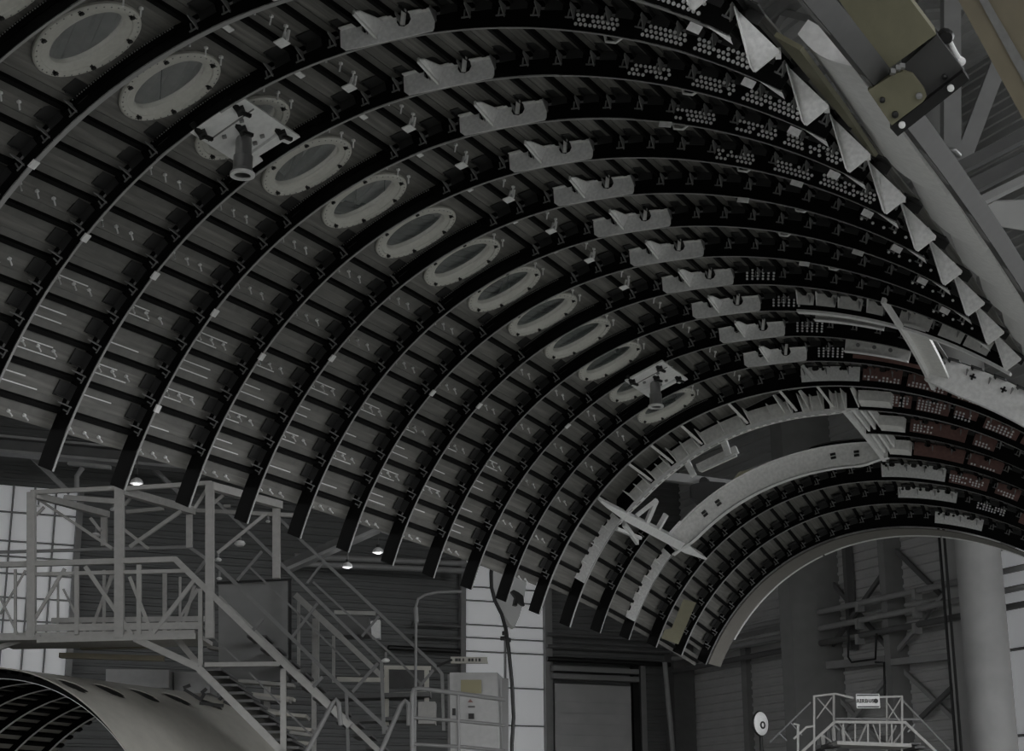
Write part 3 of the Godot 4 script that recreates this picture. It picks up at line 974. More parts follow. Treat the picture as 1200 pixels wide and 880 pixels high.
		if k > 2:
			m = MB.new()
			x = local(k, 63.5 + (k % 2) * 11.0, -0.015)
			m.box(x.origin - x.basis.z * 0.006, x.basis, Vector3(0.07, 0.03, 0.004))
			obj("tab", m, M.bracket, t)
	for s in [[2, 132.6], [3, 133.8], [4, 136.4], [5, 133.0], [1, 131.8], [3, 146.5], [7, 131.4], [8, 130.0], [10, 126.0], [0, 127.0]]:
		obj("tape", arc_strip(s[0], s[1], s[1] + 0.9, -0.004, 0.006, -0.006, 0.036), M.bracket, t)

# ---------------------------------------------------------------- window tools, jig
func window_tool(k0: float, k1: float, t0: float, t1: float, label: String) -> void:
	# a plate lying across two frames, with clamps at its corners and a tube hanging from its middle
	var km := (k0 + k1) * 0.5
	var x := local(km, (t0 + t1) * 0.5, -0.012)
	var t := thing("window_tool", label, "tool", x.origin, "tools clamped over cabin windows")
	var b := x.basis
	var hx := (P(km, t1) - P(km, t0)).length() * 0.5
	var hz := (P(k1, t0) - P(k0, t0)).length() * 0.5
	var pl := MB.new()
	pl.plate(PackedVector2Array([Vector2(-hx, -hz), Vector2(hx, -hz), Vector2(hx * 1.02, hz * 0.85), Vector2(hx * 0.9, hz), Vector2(hx * 0.45, hz), Vector2(hx * 0.4, hz * 0.8), Vector2(-hx * 0.5, hz * 0.85), Vector2(-hx * 0.55, hz * 1.02), Vector2(-hx, hz * 1.05)]), Vector3.ZERO, b.x, b.z, b.y * 0.014)
	obj("plate", pl, M.white, t)
	var q := MB.new()
	q.box(b.x * 0.0 + b.z * hz * 0.62 - b.y * 0.008, b, Vector3(hx * 1.7, 0.016, 0.05))
	obj("edge_strip", q, M.white, t)
	q = MB.new()
	q.box(b.z * -hz * 0.5 - b.y * 0.003, b, Vector3(hx * 1.8, 0.006, 0.006))
	obj("score_line", q, M.clip, t)
	for p in [[0.78, -0.8], [-0.62, -0.72], [-0.1, -0.2], [-0.75, 0.6]]:
		var c := MB.new()
		var o: Vector3 = b.x * hx * p[0] + b.z * hz * p[1]
		c.box(o - b.y * 0.012, b.rotated(b.y, 0.4), Vector3(0.045, 0.024, 0.05))
		c.bar(o - b.y * 0.02, o - b.y * 0.035 + b.z * 0.05 - b.x * 0.02, 0.018, 0.018)
		c.bar(o - b.y * 0.02 - b.z * 0.02, o + b.y * 0.03 - b.z * 0.07, 0.022, 0.022)
		obj("clamp", c, M.black, t)
	for p in [[0.2, 0.1], [-0.35, -0.45], [0.05, 0.35], [-0.3, 0.3], [0.45, -0.35]]:
		var c := MB.new()
		c.box(b.x * hx * p[0] + b.z * hz * p[1] - b.y * 0.008, b.rotated(b.y, 0.6), Vector3(0.022, 0.016, 0.016))
		obj("knob", c, M.clip, t)
	var tb := MB.new()
	var ub := Basis.IDENTITY
	var o := b.x * hx * 0.12 + b.z * hz * 0.05
	tb.lathe(o, ub, [[0.0, 0.0], [0.04, 0.0], [0.043, -0.05], [0.043, -0.10], [0.05, -0.105], [0.05, -0.18], [0.054, -0.185], [0.054, -0.205], [0.042, -0.208], [0.042, -0.14]], 20)
	obj("tube", tb, M.tube, t)
	var lip := MB.new()
	lip.lathe(o, ub, [[0.054, -0.195], [0.064, -0.2], [0.064, -0.216], [0.044, -0.216], [0.044, -0.20]], 20)
	obj("collar", lip, M.white, t)

func jig() -> void:
	# long rail with overlapping half-round covers along the right-hand edge of the shell
	var t := thing("jig_rail", "long pale rail with overlapping rounded covers running along the right edge of the shell", "rail")
	var ends := [0.38, 2.97, 4.42, 5.7, 6.9, 8.1, 9.3]
	for i in ends.size() - 1:
		var m := MB.new()
		var rings := []
		for j in 9:
			var k: float = lerpf(ends[i], ends[i + 1], j / 8.0)
			var taper := lerpf(0.04, 0.0, j / 8.0)
			var ring := PackedVector3Array()
			for a in 9:
				var f := a / 8.0
				ring.append(P(k, lerpf(51.0 - taper * 45.0, 43.8, f), 0.15 + taper * 0.5 - 0.03 * sin(PI * f)))
			for a in [1.0, 0.0]:
				ring.append(P(k, lerpf(51.0 - taper * 45.0, 43.8, a), 0.24))
			rings.append(ring)
		m.sweep(rings)
		obj("cover", m, M.white, t)
	var side := MB.new()
	var r2 := []
	for j in 15:
		var k := lerpf(-2.0, 10.5, j / 14.0)
		r2.append(PackedVector3Array([P(k, 43.7, 0.17), P(k, 42.3, 0.17), P(k, 42.3, 0.26), P(k, 43.7, 0.26)]))
	side.sweep(r2)
	obj("side_channel", side, M.rail_dark, t)
	for i in 8:
		var k := -1.0 + i * 1.45
		var m := MB.new()
		var rr := [PackedVector3Array([P(k, 43.2, 0.165), P(k, 42.5, 0.165), P(k, 42.5, 0.2), P(k, 43.2, 0.2)]), PackedVector3Array([P(k + 0.7, 43.2, 0.165), P(k + 0.7, 42.5, 0.165), P(k + 0.7, 42.5, 0.2), P(k + 0.7, 43.2, 0.2)])]
		m.sweep(rr)
		obj("joint_plate", m, M.column, t)
	var wd := MB.new()
	wd.sweep([PackedVector3Array([P(0.2, 49.6, 0.1), P(0.2, 47.0, 0.1), P(0.2, 47.0, 0.12), P(0.2, 49.6, 0.12)]), PackedVector3Array([P(1.4, 50.2, 0.1), P(1.4, 48.4, 0.1), P(1.4, 48.4, 0.12), P(1.4, 50.2, 0.12)]), PackedVector3Array([P(2.65, 50.35, 0.1), P(2.65, 50.0, 0.1), P(2.65, 50.0, 0.12), P(2.65, 50.35, 0.12)])])
	obj("wedge_strip", wd, M.olive, t)
	# clamp unit on the rail
	var c := thing("jig_clamp", "olive clamp unit with bolted plates on the rail at upper right", "clamp")
	var d := 5.75
	var n := -ray(1050, 90).normalized()
	n = (n + Vector3(0, -0.25, 0)).normalized()
	var c0 := at(1050, 90, d)
	slab_poly(c, "clamp_head", [[975, -12], [1058, -12], [1097, 40], [1052, 73], [1040, 82], [1036, 77]], d, n, 0.16, M.olive, c0)
	slab_poly(c, "bolt_plate", [[1017, 106], [1047, 87], [1058, 84], [1070, 88], [1084, 106], [1086, 113], [1082, 119], [1045, 147]], d, n, 0.05, M.olive, c0 + n * 0.03)
	slab_poly(c, "grey_block", [[1057, 78], [1098, 41], [1131, 84], [1085, 117], [1060, 84]], d, n, 0.16, M.rail_dark, c0 - n * 0.04)
	slab_poly(c, "bolt_bar", [[1043, 150], [1129, 84], [1136, 94], [1052, 160]], d, n, 0.1, M.black, c0 + n * 0.015)
	slab_poly(c, "arm", [[962, 5], [975, -8], [1022, 66], [1014, 74]], d, n, 0.12, M.black, c0 - n * 0.06)
	for p in [[1034, 117, 3.6, M.black], [1049, 134, 4.4, M.black], [1077, 112, 4.2, M.clip], [1107, 90, 3.6, M.black], [1114, 103, 4.4, M.pin], [1057, 146, 4.4, M.pin]]:
		var m := MB.new()
		var o := on_plane(p[0], p[1], c0 + n * (0.035 if p[3] != M.pin and p[0] != 1107 else (-0.035 if p[0] == 1107 else 0.02)), n)
		var y := n
		var x := y.cross(Vector3.UP).normalized()
		var r: float = p[2] * d / FOCAL
		m.lathe(o, Basis(x, y, x.cross(y)), [[r, -0.01], [r, 0.012], [0.0, 0.016]], 12)
		obj("bolt", m, p[3], c)
	var kn := MB.new()
	kn.lathe(at(1108, 43, d - 0.02), Basis(n.cross(Vector3.UP).normalized(), n, Vector3.UP), [[0.03, -0.05], [0.034, 0.0], [0.026, 0.03], [0.0, 0.03]], 12)
	obj("knob", kn, M.black, c)
	var hd := MB.new()
	hd.tube([at(1113, 50, d), at(1118, 60, d), at(1124, 70, d)], 0.012, 8)
	hd.lathe(at(1125, 72, d), Basis(n.cross(Vector3.UP).normalized(), n, Vector3.UP), [[0.018, -0.03], [0.022, 0.0], [0.0, 0.012]], 12)
	obj("handle", hd, M.pin, c)
	var st := MB.new()
	for p in [[1046, 84], [1052, 80], [1057, 78]]:
		st.box(at(p[0], p[1], d - 0.05), Basis.IDENTITY.rotated(Vector3.UP, 0.5), Vector3(0.02, 0.02, 0.02))
	obj("star_knob", st, M.steel, c)
	# brown jig column, top right
	var b := thing("jig_column", "slanting brown box column with a pale stripe at the right edge", "column")
	slab_poly(b, "box_column", [[1112, -20], [1190, -20], [1260, 100], [1260, 235], [1240, 215]], 7.4, n, 0.4, M.brown)
	slab_poly(b, "stripe", [[1142, -10], [1152, -10], [1245, 150], [1240, 170]], 7.33, n, 0.05, M.steel)
	# olive block hanging on the far frames, and the plate above the door
	var ob := obj("fixture_block", slab_mesh([[801, 702], [816, 706], [795, 755], [775, 748], [779, 738], [787, 736]], 16.35, -ray(795, 730).normalized(), 0.08), M.olive)
	tag(ob, "olive L-shaped fixture block on the far frames at the lower end of the shell", "fixture")
	var ol := obj("locating_plate", slab_mesh([[842, 583], [866, 553], [895, 546], [930, 540], [905, 553]], 17.2, -ray(880, 560).normalized(), 0.05), M.olive)
	tag(ol, "thin olive plate above the far post of the left door opening", "plate")
	var cb := thing("clamp_bar", "pale straight bar with a black clamp seen through the left door opening", "bar")
	var m := MB.new()
	m.bar(at(768, 557, 18.5), at(885, 572, 18.5), 0.1, 0.1)
	obj("bar", m, M.beam, cb)
	m = MB.new()
	var cc := at(826, 565, 18.4)
	m.lathe(cc, Basis(Vector3.RIGHT, Vector3.BACK, Vector3.UP), [[0.0, -0.02], [0.055, -0.02], [0.055, 0.05], [0.0, 0.05]], 10)
	m.bar(cc, cc + Vector3(0, -0.1, 0), 0.05, 0.05)
	obj("clamp", m, M.black, cb)
	m = MB.new()
	m.plate(PackedVector2Array([Vector2(-0.17, 0.1), Vector2(0.0, 0.14), Vector2(0.22, 0.12), Vector2(0.26, 0.06), Vector2(0.04, -0.12), Vector2(-0.08, -0.12), Vector2(-0.17, -0.04)]), at(826, 581, 18.2), RGT, Vector3.UP, -FWD * 0.15)
	var sk := obj("cloth_bag", m, M.black)
	tag(sk, "black bag hanging behind the left door opening", "bag")

func slab_mesh(px: Array, d: float, n: Vector3, depth: float, via = null) -> MB:
	# an outline on the plane through its middle at distance d, facing n, with real thickness
	var cx := 0.0
	var cy := 0.0
	for p in px:
		cx += p[0]; cy += p[1]
	var o := at(cx / px.size(), cy / px.size(), d)
	if via is Vector3: o = on_plane(cx / px.size(), cy / px.size(), via, n)
	var x := n.cross(Vector3.UP).normalized()
	var y := x.cross(n).normalized()
	var poly := PackedVector2Array()
	for p in px:
		var v := on_plane(p[0], p[1], o, n) - o
		poly.append(Vector2(v.dot(x), v.dot(y)))
	var m := MB.new()
	m.plate(poly, o, x, y, -n * depth)
	return m

func slab_poly(parent: Node3D, called: String, px: Array, d: float, n: Vector3, depth: float, m: Material, via = null) -> void:
	obj(called, slab_mesh(px, d, n, depth, via), m, parent)

# ---------------------------------------------------------------- the hangar's walls, steel and services
func seg(m: MB, px: Array, d: float, w: float, h := 0.0, d2 := 0.0) -> void:       # a bar between two places seen at distances d and d2, w pixels wide there
	var e := d2 if d2 > 0.0 else d
	var a := at(px[0], px[1], d)
	var b := at(px[2], px[3], e)
	var wm := w * d / FOCAL
	if h <= 0.0: wm *= 0.86
	m.bar(a, b, h if h > 0.0 else wm, wm, Vector3.UP if absf((b - a).normalized().y) < 0.95 else RGT)

func wall_post(px: Array, off: float, base_off: float, y0: float, y1: float) -> MB:     # a column on the right wall between pixel columns px[0] and px[1] on its front face, at pixel row px[2]
	var m := MB.new()
	var a := on_right(px[0], px[2], off)
	var b := on_right(px[1], px[2], off)
	var w := (b - a).dot(ALONG_R)
	var c := (a + b) * 0.5 - ALONG_L * (off - base_off) * 0.5
	m.box(level(c, (y0 + y1) * 0.5), Basis(ALONG_R, Vector3.UP, ALONG_L), Vector3(w, y1 - y0, off - base_off))
	return m

func walls() -> void:
	# glazing on the left wall: tall translucent strips with mullions
	var n := 0
	for g in [[-60.0, 79.0, 569.0, 790.0, [600, 634, 652, 672, 700, 727, 752], [-30, -2, 24, 50]], [540.0, 640.5, 650.0, 905.0, [664, 690, 706, 734, 749, 765, 806, 850], [592]]]:
		n += 1
		var a := on_left(g[0], g[3], 0.06)
		var b := on_left(g[1], g[3], 0.06)
		var w := (a - b).dot(ALONG_L)
		var ymax := on_left((g[0] + g[1]) * 0.5, g[2], 0.06).y
		var ymin := maxf(0.3, on_left((g[0] + g[1]) * 0.5, g[3], 0.06).y)
		var pm := MB.new()
		var c := level((a + b) * 0.5, (ymin + ymax) * 0.5)
		pm.box(c, Basis(ALONG_L, Vector3.UP, ALONG_R), Vector3(w, ymax - ymin, 0.02))
		var win := struct("window_%d" % n, pm, M.daylight, ["bright tall translucent window strip at the far left behind the stair tower", "bright narrow translucent window strip beside the hanging black hose"][n - 1], "window")
		var lit := AreaLight3D.new()
		lit.name = "window_light_%d" % n
		add_child(lit)
		lit.area_size = Vector2(w, ymax - ymin)
		lit.area_normalize_energy = false
		lit.light_energy = 0.3
		lit.light_color = Color(0.97, 0.98, 1.0)
		lit.shadow_enabled = true
		lit.set("area_range", 60.0)
		lit.transform = Transform3D(Basis(ALONG_L.cross(Vector3.UP).cross(Vector3.UP) * -1.0, Vector3.UP, -ALONG_R).orthonormalized(), c + ALONG_R * 0.05)
		for y in g[4]:
			var q := on_left((g[0] + g[1]) * 0.5, y, 0.08).y
			if q < ymin or q > ymax: continue
			var mm := MB.new()
			mm.box(level(c, q) + ALONG_R * 0.03, Basis(ALONG_L, Vector3.UP, ALONG_R), Vector3(w, 0.028, 0.05))
			obj("mullion", mm, M.rail, win)
		for x in g[5]:
			var q := on_left(x, g[3], 0.08)
			var mm := MB.new()
			mm.box(level(q, (ymin + ymax) * 0.5) + ALONG_R * 0.02, Basis(ALONG_L, Vector3.UP, ALONG_R), Vector3(0.03, ymax - ymin, 0.05))
			obj("mullion", mm, M.rail, win)
		for e in [a, b]:
			var mm := MB.new()
			mm.box(level(e, (ymin + ymax) * 0.5) + ALONG_R * 0.05, Basis(ALONG_L, Vector3.UP, ALONG_R), Vector3(0.1, ymax - ymin, 0.12))
			obj("window_jamb", mm, M.column, win)
	# roller door left of the corner
	var a := on_left(650, 880, 0.08)
	var b := on_left(740, 880, 0.08)
	var top := on_left(700, 803, 0.08).y
	var dm := MB.new()
	var w := (a - b).dot(ALONG_L)
	dm.box(level((a + b) * 0.5, top * 0.5), Basis(ALONG_L, Vector3.UP, ALONG_R), Vector3(w, top, 0.06))
	var door := struct("door_1", dm, M.wall_light, "pale grey roller door left of the hangar corner", "door")
	for i in 22:
		var y := 0.2 + i * 0.2
		if y > top: break
		var mm := MB.new()
		mm.box(level((a + b) * 0.5, y) + ALONG_R * 0.035, Basis(ALONG_L, Vector3.UP, ALONG_R), Vector3(w - 0.04, 0.17, 0.016))
		obj("slat", mm, M.wall_light, door)
	var hdr := MB.new()
	for y in [786, 795]:
		var q := on_left(695, y, 0.1).y
		hdr.box(level((a + b) * 0.5, q) + ALONG_R * 0.1, Basis(ALONG_L, Vector3.UP, ALONG_R), Vector3(w + 0.2, 0.09, 0.2))
	obj("door_header", hdr, M.column, door)
	# posts on the left wall
	n = 0
	for q in [[645, 648, 650, M.column, 0.14, "pale slim post at the right edge of the window strip"], [742, 749, 0, M.black, 0.12, "thin black post right of the roller door"], [751, 757, 0, M.column, 0.1, "pale thin post right of the black post"], [790, 814, 0, M.beam_dark, 0.35, "broad dark column in the hangar corner"]]:
		var e0 := on_left(q[0], 800, q[4])
		var e1 := on_left(q[1], 800, q[4])
		var mm := MB.new()
		var yt: float = on_left(q[0], 775, 0.2).y if q[2] == 0 and q[3] != M.beam_dark else on_left(q[0], maxf(q[2], 640), 0.2).y
		mm.box(level((e0 + e1) * 0.5, yt * 0.5) - ALONG_R * q[4] * 0.5, Basis(ALONG_L, Vector3.UP, ALONG_R), Vector3((e0 - e1).dot(ALONG_L), yt, q[4]))
		n += 1
		struct("trim_%d" % n, mm, q[3], q[5], "post")
	var dp := MB.new()
	dp.tube([on_left(779, 776, 0.5), on_left(789, 885, 0.5)], 0.05, 8)
	tag(obj("downpipe", dp, M.beam), "pale leaning pipe beside the corner column", "pipe")
	# pipes along both walls
	for q in [[743, 0.035, M.beam_dark, "upper"], [757, 0.035, M.beam_dark, "middle"], [772, 0.045, M.black, "lowest, black"]]:
		var p0 := on_left(641, q[0], 0.22)
		var m := MB.new()
		m.tube([level(on_left(641, 770, 0.22), p0.y), level(CORNER + ALONG_R * 0.22, p0.y)], q[1], 8)
		tag(obj("wall_pipe", m, q[2]), "%s of the three pipes on the wall above the roller door" % q[3], "pipe", "wall pipes")
		var p := obj("wall_pipe", pipe_left(455 if q[0] == 772 else 483, 539, [734, 748, 763][[743, 757, 772].find(q[0])], q[1]), q[2])
		tag(p, "%s of the three thin pipes left of the bright window strip" % q[3], "pipe", "wall pipes")
	for y in [653.5, 662.0]:
		var m := MB.new()
		m.tube([on_left(345, y - 1.5, 0.5), on_left(546, y + 7.0, 0.5)], 0.055, 8)
		tag(obj("wall_pipe", m, M.beam), "%s of the pale thick pipe pair below the shell's lower edge" % ("upper" if y < 660 else "lower"), "pipe", "wall pipes")
	for q in [[703, 0.048, M.beam, "topmost"], [723.5, 0.048, M.beam, "middle"], [741.5, 0.05, M.beam_dark, "lowest, dark"]]:
		var p0 := on_right(1025, q[0], 0.45)
		var m := MB.new()
		var ta := (on_right(964, 760, 0.0) - CORNER).dot(ALONG_R)
		m.tube([level(CORNER + ALONG_L * 0.45 + ALONG_R * (ta + 0.3), p0.y), level(CORNER + ALONG_L * 0.45 + ALONG_R * (WALL_R - 0.1), p0.y)], q[1], 8)
		var o := obj("service_pipe", m, q[2])
		tag(o, "%s of three parallel pipes along the right-hand wall" % q[3], "pipe", "service pipes")
		m = MB.new()
		m.tube([level(CORNER + ALONG_L * 0.45 + ALONG_R * 0.3, p0.y), level(CORNER + ALONG_L * 0.45 + ALONG_R * (ta - 0.5), p0.y)], q[1], 8)
		tag(obj("service_pipe", m, q[2]), "%s of three pipes between the hangar corner and the first dark column" % q[3], "pipe", "service pipes by the corner")
		for x in [1007, 1075]:
			var bk := MB.new()
			bk.box(level(on_right(x, q[0], 0.45), p0.y - 0.06), Basis(ALONG_R, Vector3.UP, ALONG_L), Vector3(0.07, 0.16, 0.14))
			obj("pipe_clip", bk, M.beam, o)
	# columns of the right wall
	tag(obj("wall_column", wall_post([917, 931, 790], 1.0, 0.0, 0, ROOF), M.column), "dark steel column with a pale front edge, left of the far stair platform", "column", "columns of the right wall")
	tag(obj("wall_column", wall_post([1036, 1043, 760], 0.36, 0.0, 0, ROOF), M.column), "steel column rising behind the far stair platform", "column", "columns of the right wall")
	tag(obj("wall_column", wall_post([1113, 1130, 760], 0.35, 0.0, 0, ROOF), M.wall_light), "pale column left of the big round duct", "column", "columns of the right wall")
	tag(obj("wall_column", wall_post([869, 875, 800], 0.12, 0.0, 0, on_right(875, 760).y), M.column), "thin pale post on the wall right of the corner", "column", "columns of the right wall")
	tag(obj("wall_column", wall_post([991, 995, 720], 0.2, 0.05, on_right(993, 765).y, on_right(993, 640).y), M.beam_dark), "thin dark upright rod crossing the three pipes", "column", "columns of the right wall")
	var du := MB.new()
	var dc := on_right(1156, 760, 1.0)
	du.lathe(level(dc, 0), Basis(Vector3.RIGHT, Vector3.UP, Vector3.BACK), [[0.31, 0.0], [0.31, ROOF - 0.1]], 28)
	tag(obj("round_duct", du, M.wall_light), "big pale round duct standing at the right edge of the picture", "duct")
	var wa := on_right(1183, 760, 0.06)
	var wb := CORNER + ALONG_L * 0.06 + ALONG_R * (WALL_R - 0.02)
	var yt := on_right(1200, 640, 0.06).y
	var wm := MB.new()
	wm.box(level((wa + wb) * 0.5, yt * 0.5 + 0.2), Basis(ALONG_R, Vector3.UP, ALONG_L), Vector3((wb - wa).dot(ALONG_R), yt - 0.4, 0.02))
	var win3 := struct("window_3", wm, M.daylight, "bright translucent window strip at the right edge, beyond the round duct", "window")
	var l3 := AreaLight3D.new()
	l3.name = "window_light_3"
	add_child(l3)
	l3.area_size = Vector2((wb - wa).dot(ALONG_R), yt - 0.4)
	l3.area_normalize_energy = false
	l3.light_energy = 0.3
	l3.shadow_enabled = true
	l3.transform = Transform3D(Basis(-ALONG_R, Vector3.UP, -ALONG_L).orthonormalized(), level((wa + wb) * 0.5, yt * 0.5 + 0.2) + ALONG_L * 0.05)
	for y in [2.0, 3.2, 4.4]:
		var mm := MB.new()
		mm.box(level((wa + wb) * 0.5, y) + ALONG_L * 0.03, Basis(ALONG_R, Vector3.UP, ALONG_L), Vector3((wb - wa).dot(ALONG_R), 0.04, 0.05))
		obj("mullion", mm, M.rail, win3)
	# girts
	for q in [[933, 783.5, 1040, 773, 0.12, "left-hand"], [1048, 776, 1116, 769, 0.1, "right-hand"]]:
		var m := MB.new()
		m.bar(on_right(q[0], q[1], 0.3), on_right(q[2], q[3], 0.3), 0.14, q[4])
		tag(obj("wall_girt", m, M.beam), "%s pale level girt below the three pipes" % q[5], "beam", "wall girts")
	# crossed braces in the bays
	var li := 0
	for q in [[958, 662, 1048, 768, "upper falling brace in the left bay"], [1042, 662, 962, 775, "upper rising brace in the left bay"], [960, 795, 1048, 885, "lower falling brace in the left bay"], [1040, 795, 962, 885, "lower rising brace in the left bay"],
			[1050, 645, 1114, 708, "upper falling brace in the right bay"], [1112, 690, 1052, 762, "upper rising brace in the right bay"], [1053, 780, 1118, 842, "lower falling brace in the right bay"], [1122, 800, 1078, 842, "lower rising brace in the right bay, dark"]]:
		var m := MB.new()
		var off := 0.1 if li % 2 == 0 else 0.2
		m.bar(on_right(q[0], q[1], off), on_right(q[2], q[3], off), 0.05, 0.07)
		tag(obj("wall_brace", m, M.beam_dark if li in [0, 1, 4, 7] else M.beam), q[4] + " of the right wall", "brace", "wall braces")
		li += 1
	for q in [[1110, 640, 1113, 885, 0.022], [1116, 640, 1122, 885, 0.022]]:
		var m := MB.new()
		m.tube([level(on_right(q[0] + 1, 760, 0.62), 0.1), level(on_right(q[0] + 1, 760, 0.62), 7.5)], q[4], 6)
		tag(obj("upright_pipe", m, M.black), "%s of two thin dark upright pipes before the pale column" % ("left" if q[0] == 1110 else "right"), "pipe")
	var ep := MB.new()
	ep.tube([on_right(994, 735, 0.52), on_right(994, 770, 0.52), on_right(998, 776, 0.52), on_right(1026, 772, 0.52), on_right(1027, 742, 0.52)], 0.018, 6)
	ep.tube([on_right(1026, 776, 0.52), on_right(1036, 776, 0.52), on_right(1037, 815, 0.52)], 0.02, 6)
	tag(obj("cable_conduit", ep, M.black), "thin dark conduit looping below the three pipes", "conduit")
	# crane runway and braces at the top of the left wall
	var rw := thing("crane_runway", "long level crane runway beam seen under the left end of the shell", "beam")
	for q in [[526, 11.0, M.beam_dark, "web"], [535.5, 3.5, M.beam, "lower_flange"], [518, 3.0, M.beam, "upper_flange"]]:
		var m := MB.new()
		var p0 := on_left(-40, q[0] - 9, 1.2)
		var p1 := level(on_left(420, q[0], 1.2), p0.y)
		m.bar(p0, p1, 0.06 if q[3] == "web" else 0.3, q[1] * 26.5 / FOCAL)
		obj(q[3], m, q[2], rw)
	for q in [[38, 536, 82, 578, "left"], [178, 547, 222, 590, "middle"], [228, 560, 250, 552, "right"]]:
		var m := MB.new()
		m.bar(on_left(q[0], q[1], 0.8), on_left(q[2], q[3], 0.8), 0.06, 0.07)
		tag(obj("knee_brace", m, M.beam), "%s slanting brace under the crane runway" % q[4], "brace", "knee braces")
	var tray := MB.new()
	tray.bar(at(80, 543, 23.5), at(130, 548, 23.5), 0.1, 0.05)
	tray.tube([at(97, 548, 23.5), at(90, 558, 23.5), at(90, 574, 23.5)], 0.04, 8)
	tag(obj("lamp_bar", tray, M.beam), "pale bar with a drop pipe hanging under the crane runway", "bar")
	var gb := thing("slanting_girder", "dark slanting girder rising to the right behind the stairs", "girder")
	var gm := MB.new()
	seg(gm, [331, 664, 441, 616], 23.0, 9, 0.1)
	obj("web", gm, M.beam_dark, gb)
	gm = MB.new()
	seg(gm, [336, 669, 444, 621], 22.9, 4, 0.25)
	obj("flange", gm, M.beam, gb)
	gm = MB.new()
	gm.bar(at(441, 617, 23.0), at(460, 624, 23.2), 0.1, 0.08)
	obj("end_plate", gm, M.beam, gb)
	# steel behind the rail, upper right
	li = 0
	for q in [[1114, -20, 1114, 215, 22.0, 13.0, M.beam, "pale upright roof post at upper right"], [1172, 70, 1124, 196, 20.0, 13.2, M.beam, "pale slanting strut beside the upright roof post"], [1108, 206, 1260, 128, 14.0, 12.4, M.beam_dark, "upper dark chord of the roof truss at the right edge"],
			[1118, 230, 1260, 158, 17.0, 12.3, M.beam_dark, "lower dark chord of the roof truss at the right edge"], [1133, 244, 1260, 182, 9.0, 12.2, M.beam, "pale thin chord under the roof truss at the right edge"], [1066, 150, 1112, 205, 9.0, 12.6, M.beam, "short pale strut left of the upright roof post"]]:
		var m := MB.new()
		seg(m, [q[0], q[1], q[2], q[3]], q[5], q[4], 0.14)
		tag(obj("roof_truss", m, q[6]), q[7], "truss", "roof trusses")
	var rj := MB.new()
	rj.tube([at(1101, 180, 12.9), at(1108, 176, 12.8), at(1118, 176, 12.8), at(1124, 182, 12.9)], 0.025, 6)
	tag(obj("pipe_clamp", rj, M.steel), "round clamp at the foot of the upright roof post", "clamp")
	var wp := obj("roof_panel", slab_mesh([[1140, 249], [1166, 236], [1290, 232], [1290, 285], [1150, 262]], 13.5, (-FWD + Vector3(0, -0.5, 0)).normalized(), 0.12), M.wall_light)
	tag(wp, "broad pale panel under the roof truss at the right edge", "panel")
	for q in [[1076, 0, 1130, 12, 15.0, 18.0, "upper"], [1082, 18, 1126, 14, 5.0, 17.6, "lower"]]:
		var m := MB.new()
		seg(m, [q[0], q[1], q[2], q[3]], q[5], q[4], 0.2)
		tag(obj("roof_beam", m, M.beam), "%s pale roof beam between the clamp and the brown column" % q[6], "beam", "roof beams")
	# roof trusses above the shell, seen through the windows
	for i in 5:
		var t := thing("roof_girder", "pale roof girder, number %s from the corner, glimpsed through the windows" % ["one", "two", "three", "four", "five"][i], "girder", Vector3.ZERO, "roof girders")
		var o := level(CORNER + ALONG_L * (4.0 + i * 5.5), 0)
		for y in [ROOF - 0.25, ROOF - 1.7]:
			var m := MB.new()
			m.bar(level(o, y), level(o + ALONG_R * 30.0, y), 0.22, 0.2)
			obj("chord", m, M.beam, t)
		for j in 15:
			var m := MB.new()
			m.bar(level(o + ALONG_R * (j * 2.0), ROOF - (0.3 if j % 2 else 1.65)), level(o + ALONG_R * (j * 2.0 + 2.0), ROOF - (1.65 if j % 2 else 0.3)), 0.1, 0.1)
			obj("diagonal", m, M.beam, t)

func pipe_left(x0: float, x1: float, y: float, r: float) -> MB:
	var m := MB.new()
	var p := on_left(x1, y, 0.22)
	m.tube([level(on_left(x0, y, 0.22), p.y), p], r, 8)
	return m

func bell_lamp(x: float, y: float, d: float, wpx: float, label: String, lit := false) -> void:
	var r := wpx * 0.5 * d / FOCAL
	var p := at(x, y, d)
	var t := thing("pendant_lamp", label, "lamp", p, "pendant lamps")
	var m := MB.new()
	m.lathe(Vector3.ZERO, Basis.IDENTITY, [[r * 0.96, -r * 0.1], [r, 0.0], [r * 0.8, r * 0.45], [r * 0.4, r * 0.75], [r * 0.25, r * 0.8]], 18)
	obj("shade", m, M.white, t)
	m = MB.new()
	m.lathe(Vector3.ZERO, Basis.IDENTITY, [[r * 0.28, r * 0.78], [r * 0.28, r * 1.3], [r * 0.1, r * 1.35]], 12)
	obj("lamp_cap", m, M.black, t)
	m = MB.new()
	m.tube([Vector3(0, r * 1.3, 0), Vector3(0, ROOF - p.y, 0)], 0.008, 5)
	obj("cord", m, M.beam_dark, t)
	m = MB.new()
	m.lathe(Vector3.ZERO, Basis.IDENTITY, [[0.0, -r * 0.34], [r * 0.5, -r * 0.25], [r * 0.8, -r * 0.02]], 14)
	obj("bulb", m, M.lamp_glow, t)
	var l := OmniLight3D.new()
	l.name = "lamp_light"
	l.light_energy = 0.25
	l.omni_range = 40.0
	l.omni_attenuation = 2.0
	l.light_size = r * 0.5
	l.shadow_enabled = true
	t.add_child(l, true)
	l.position = Vector3(0, -r * 0.8 - 0.03, 0)

func bars(parent: Node3D, called: String, m: Material, list: Array, d: float, h := 0.0) -> void:
	for q in list:
		var b := MB.new()
		seg(b, q, d, q[4], h, q[5] if q.size() > 5 else 0.0)
		obj(called, b, m, parent)

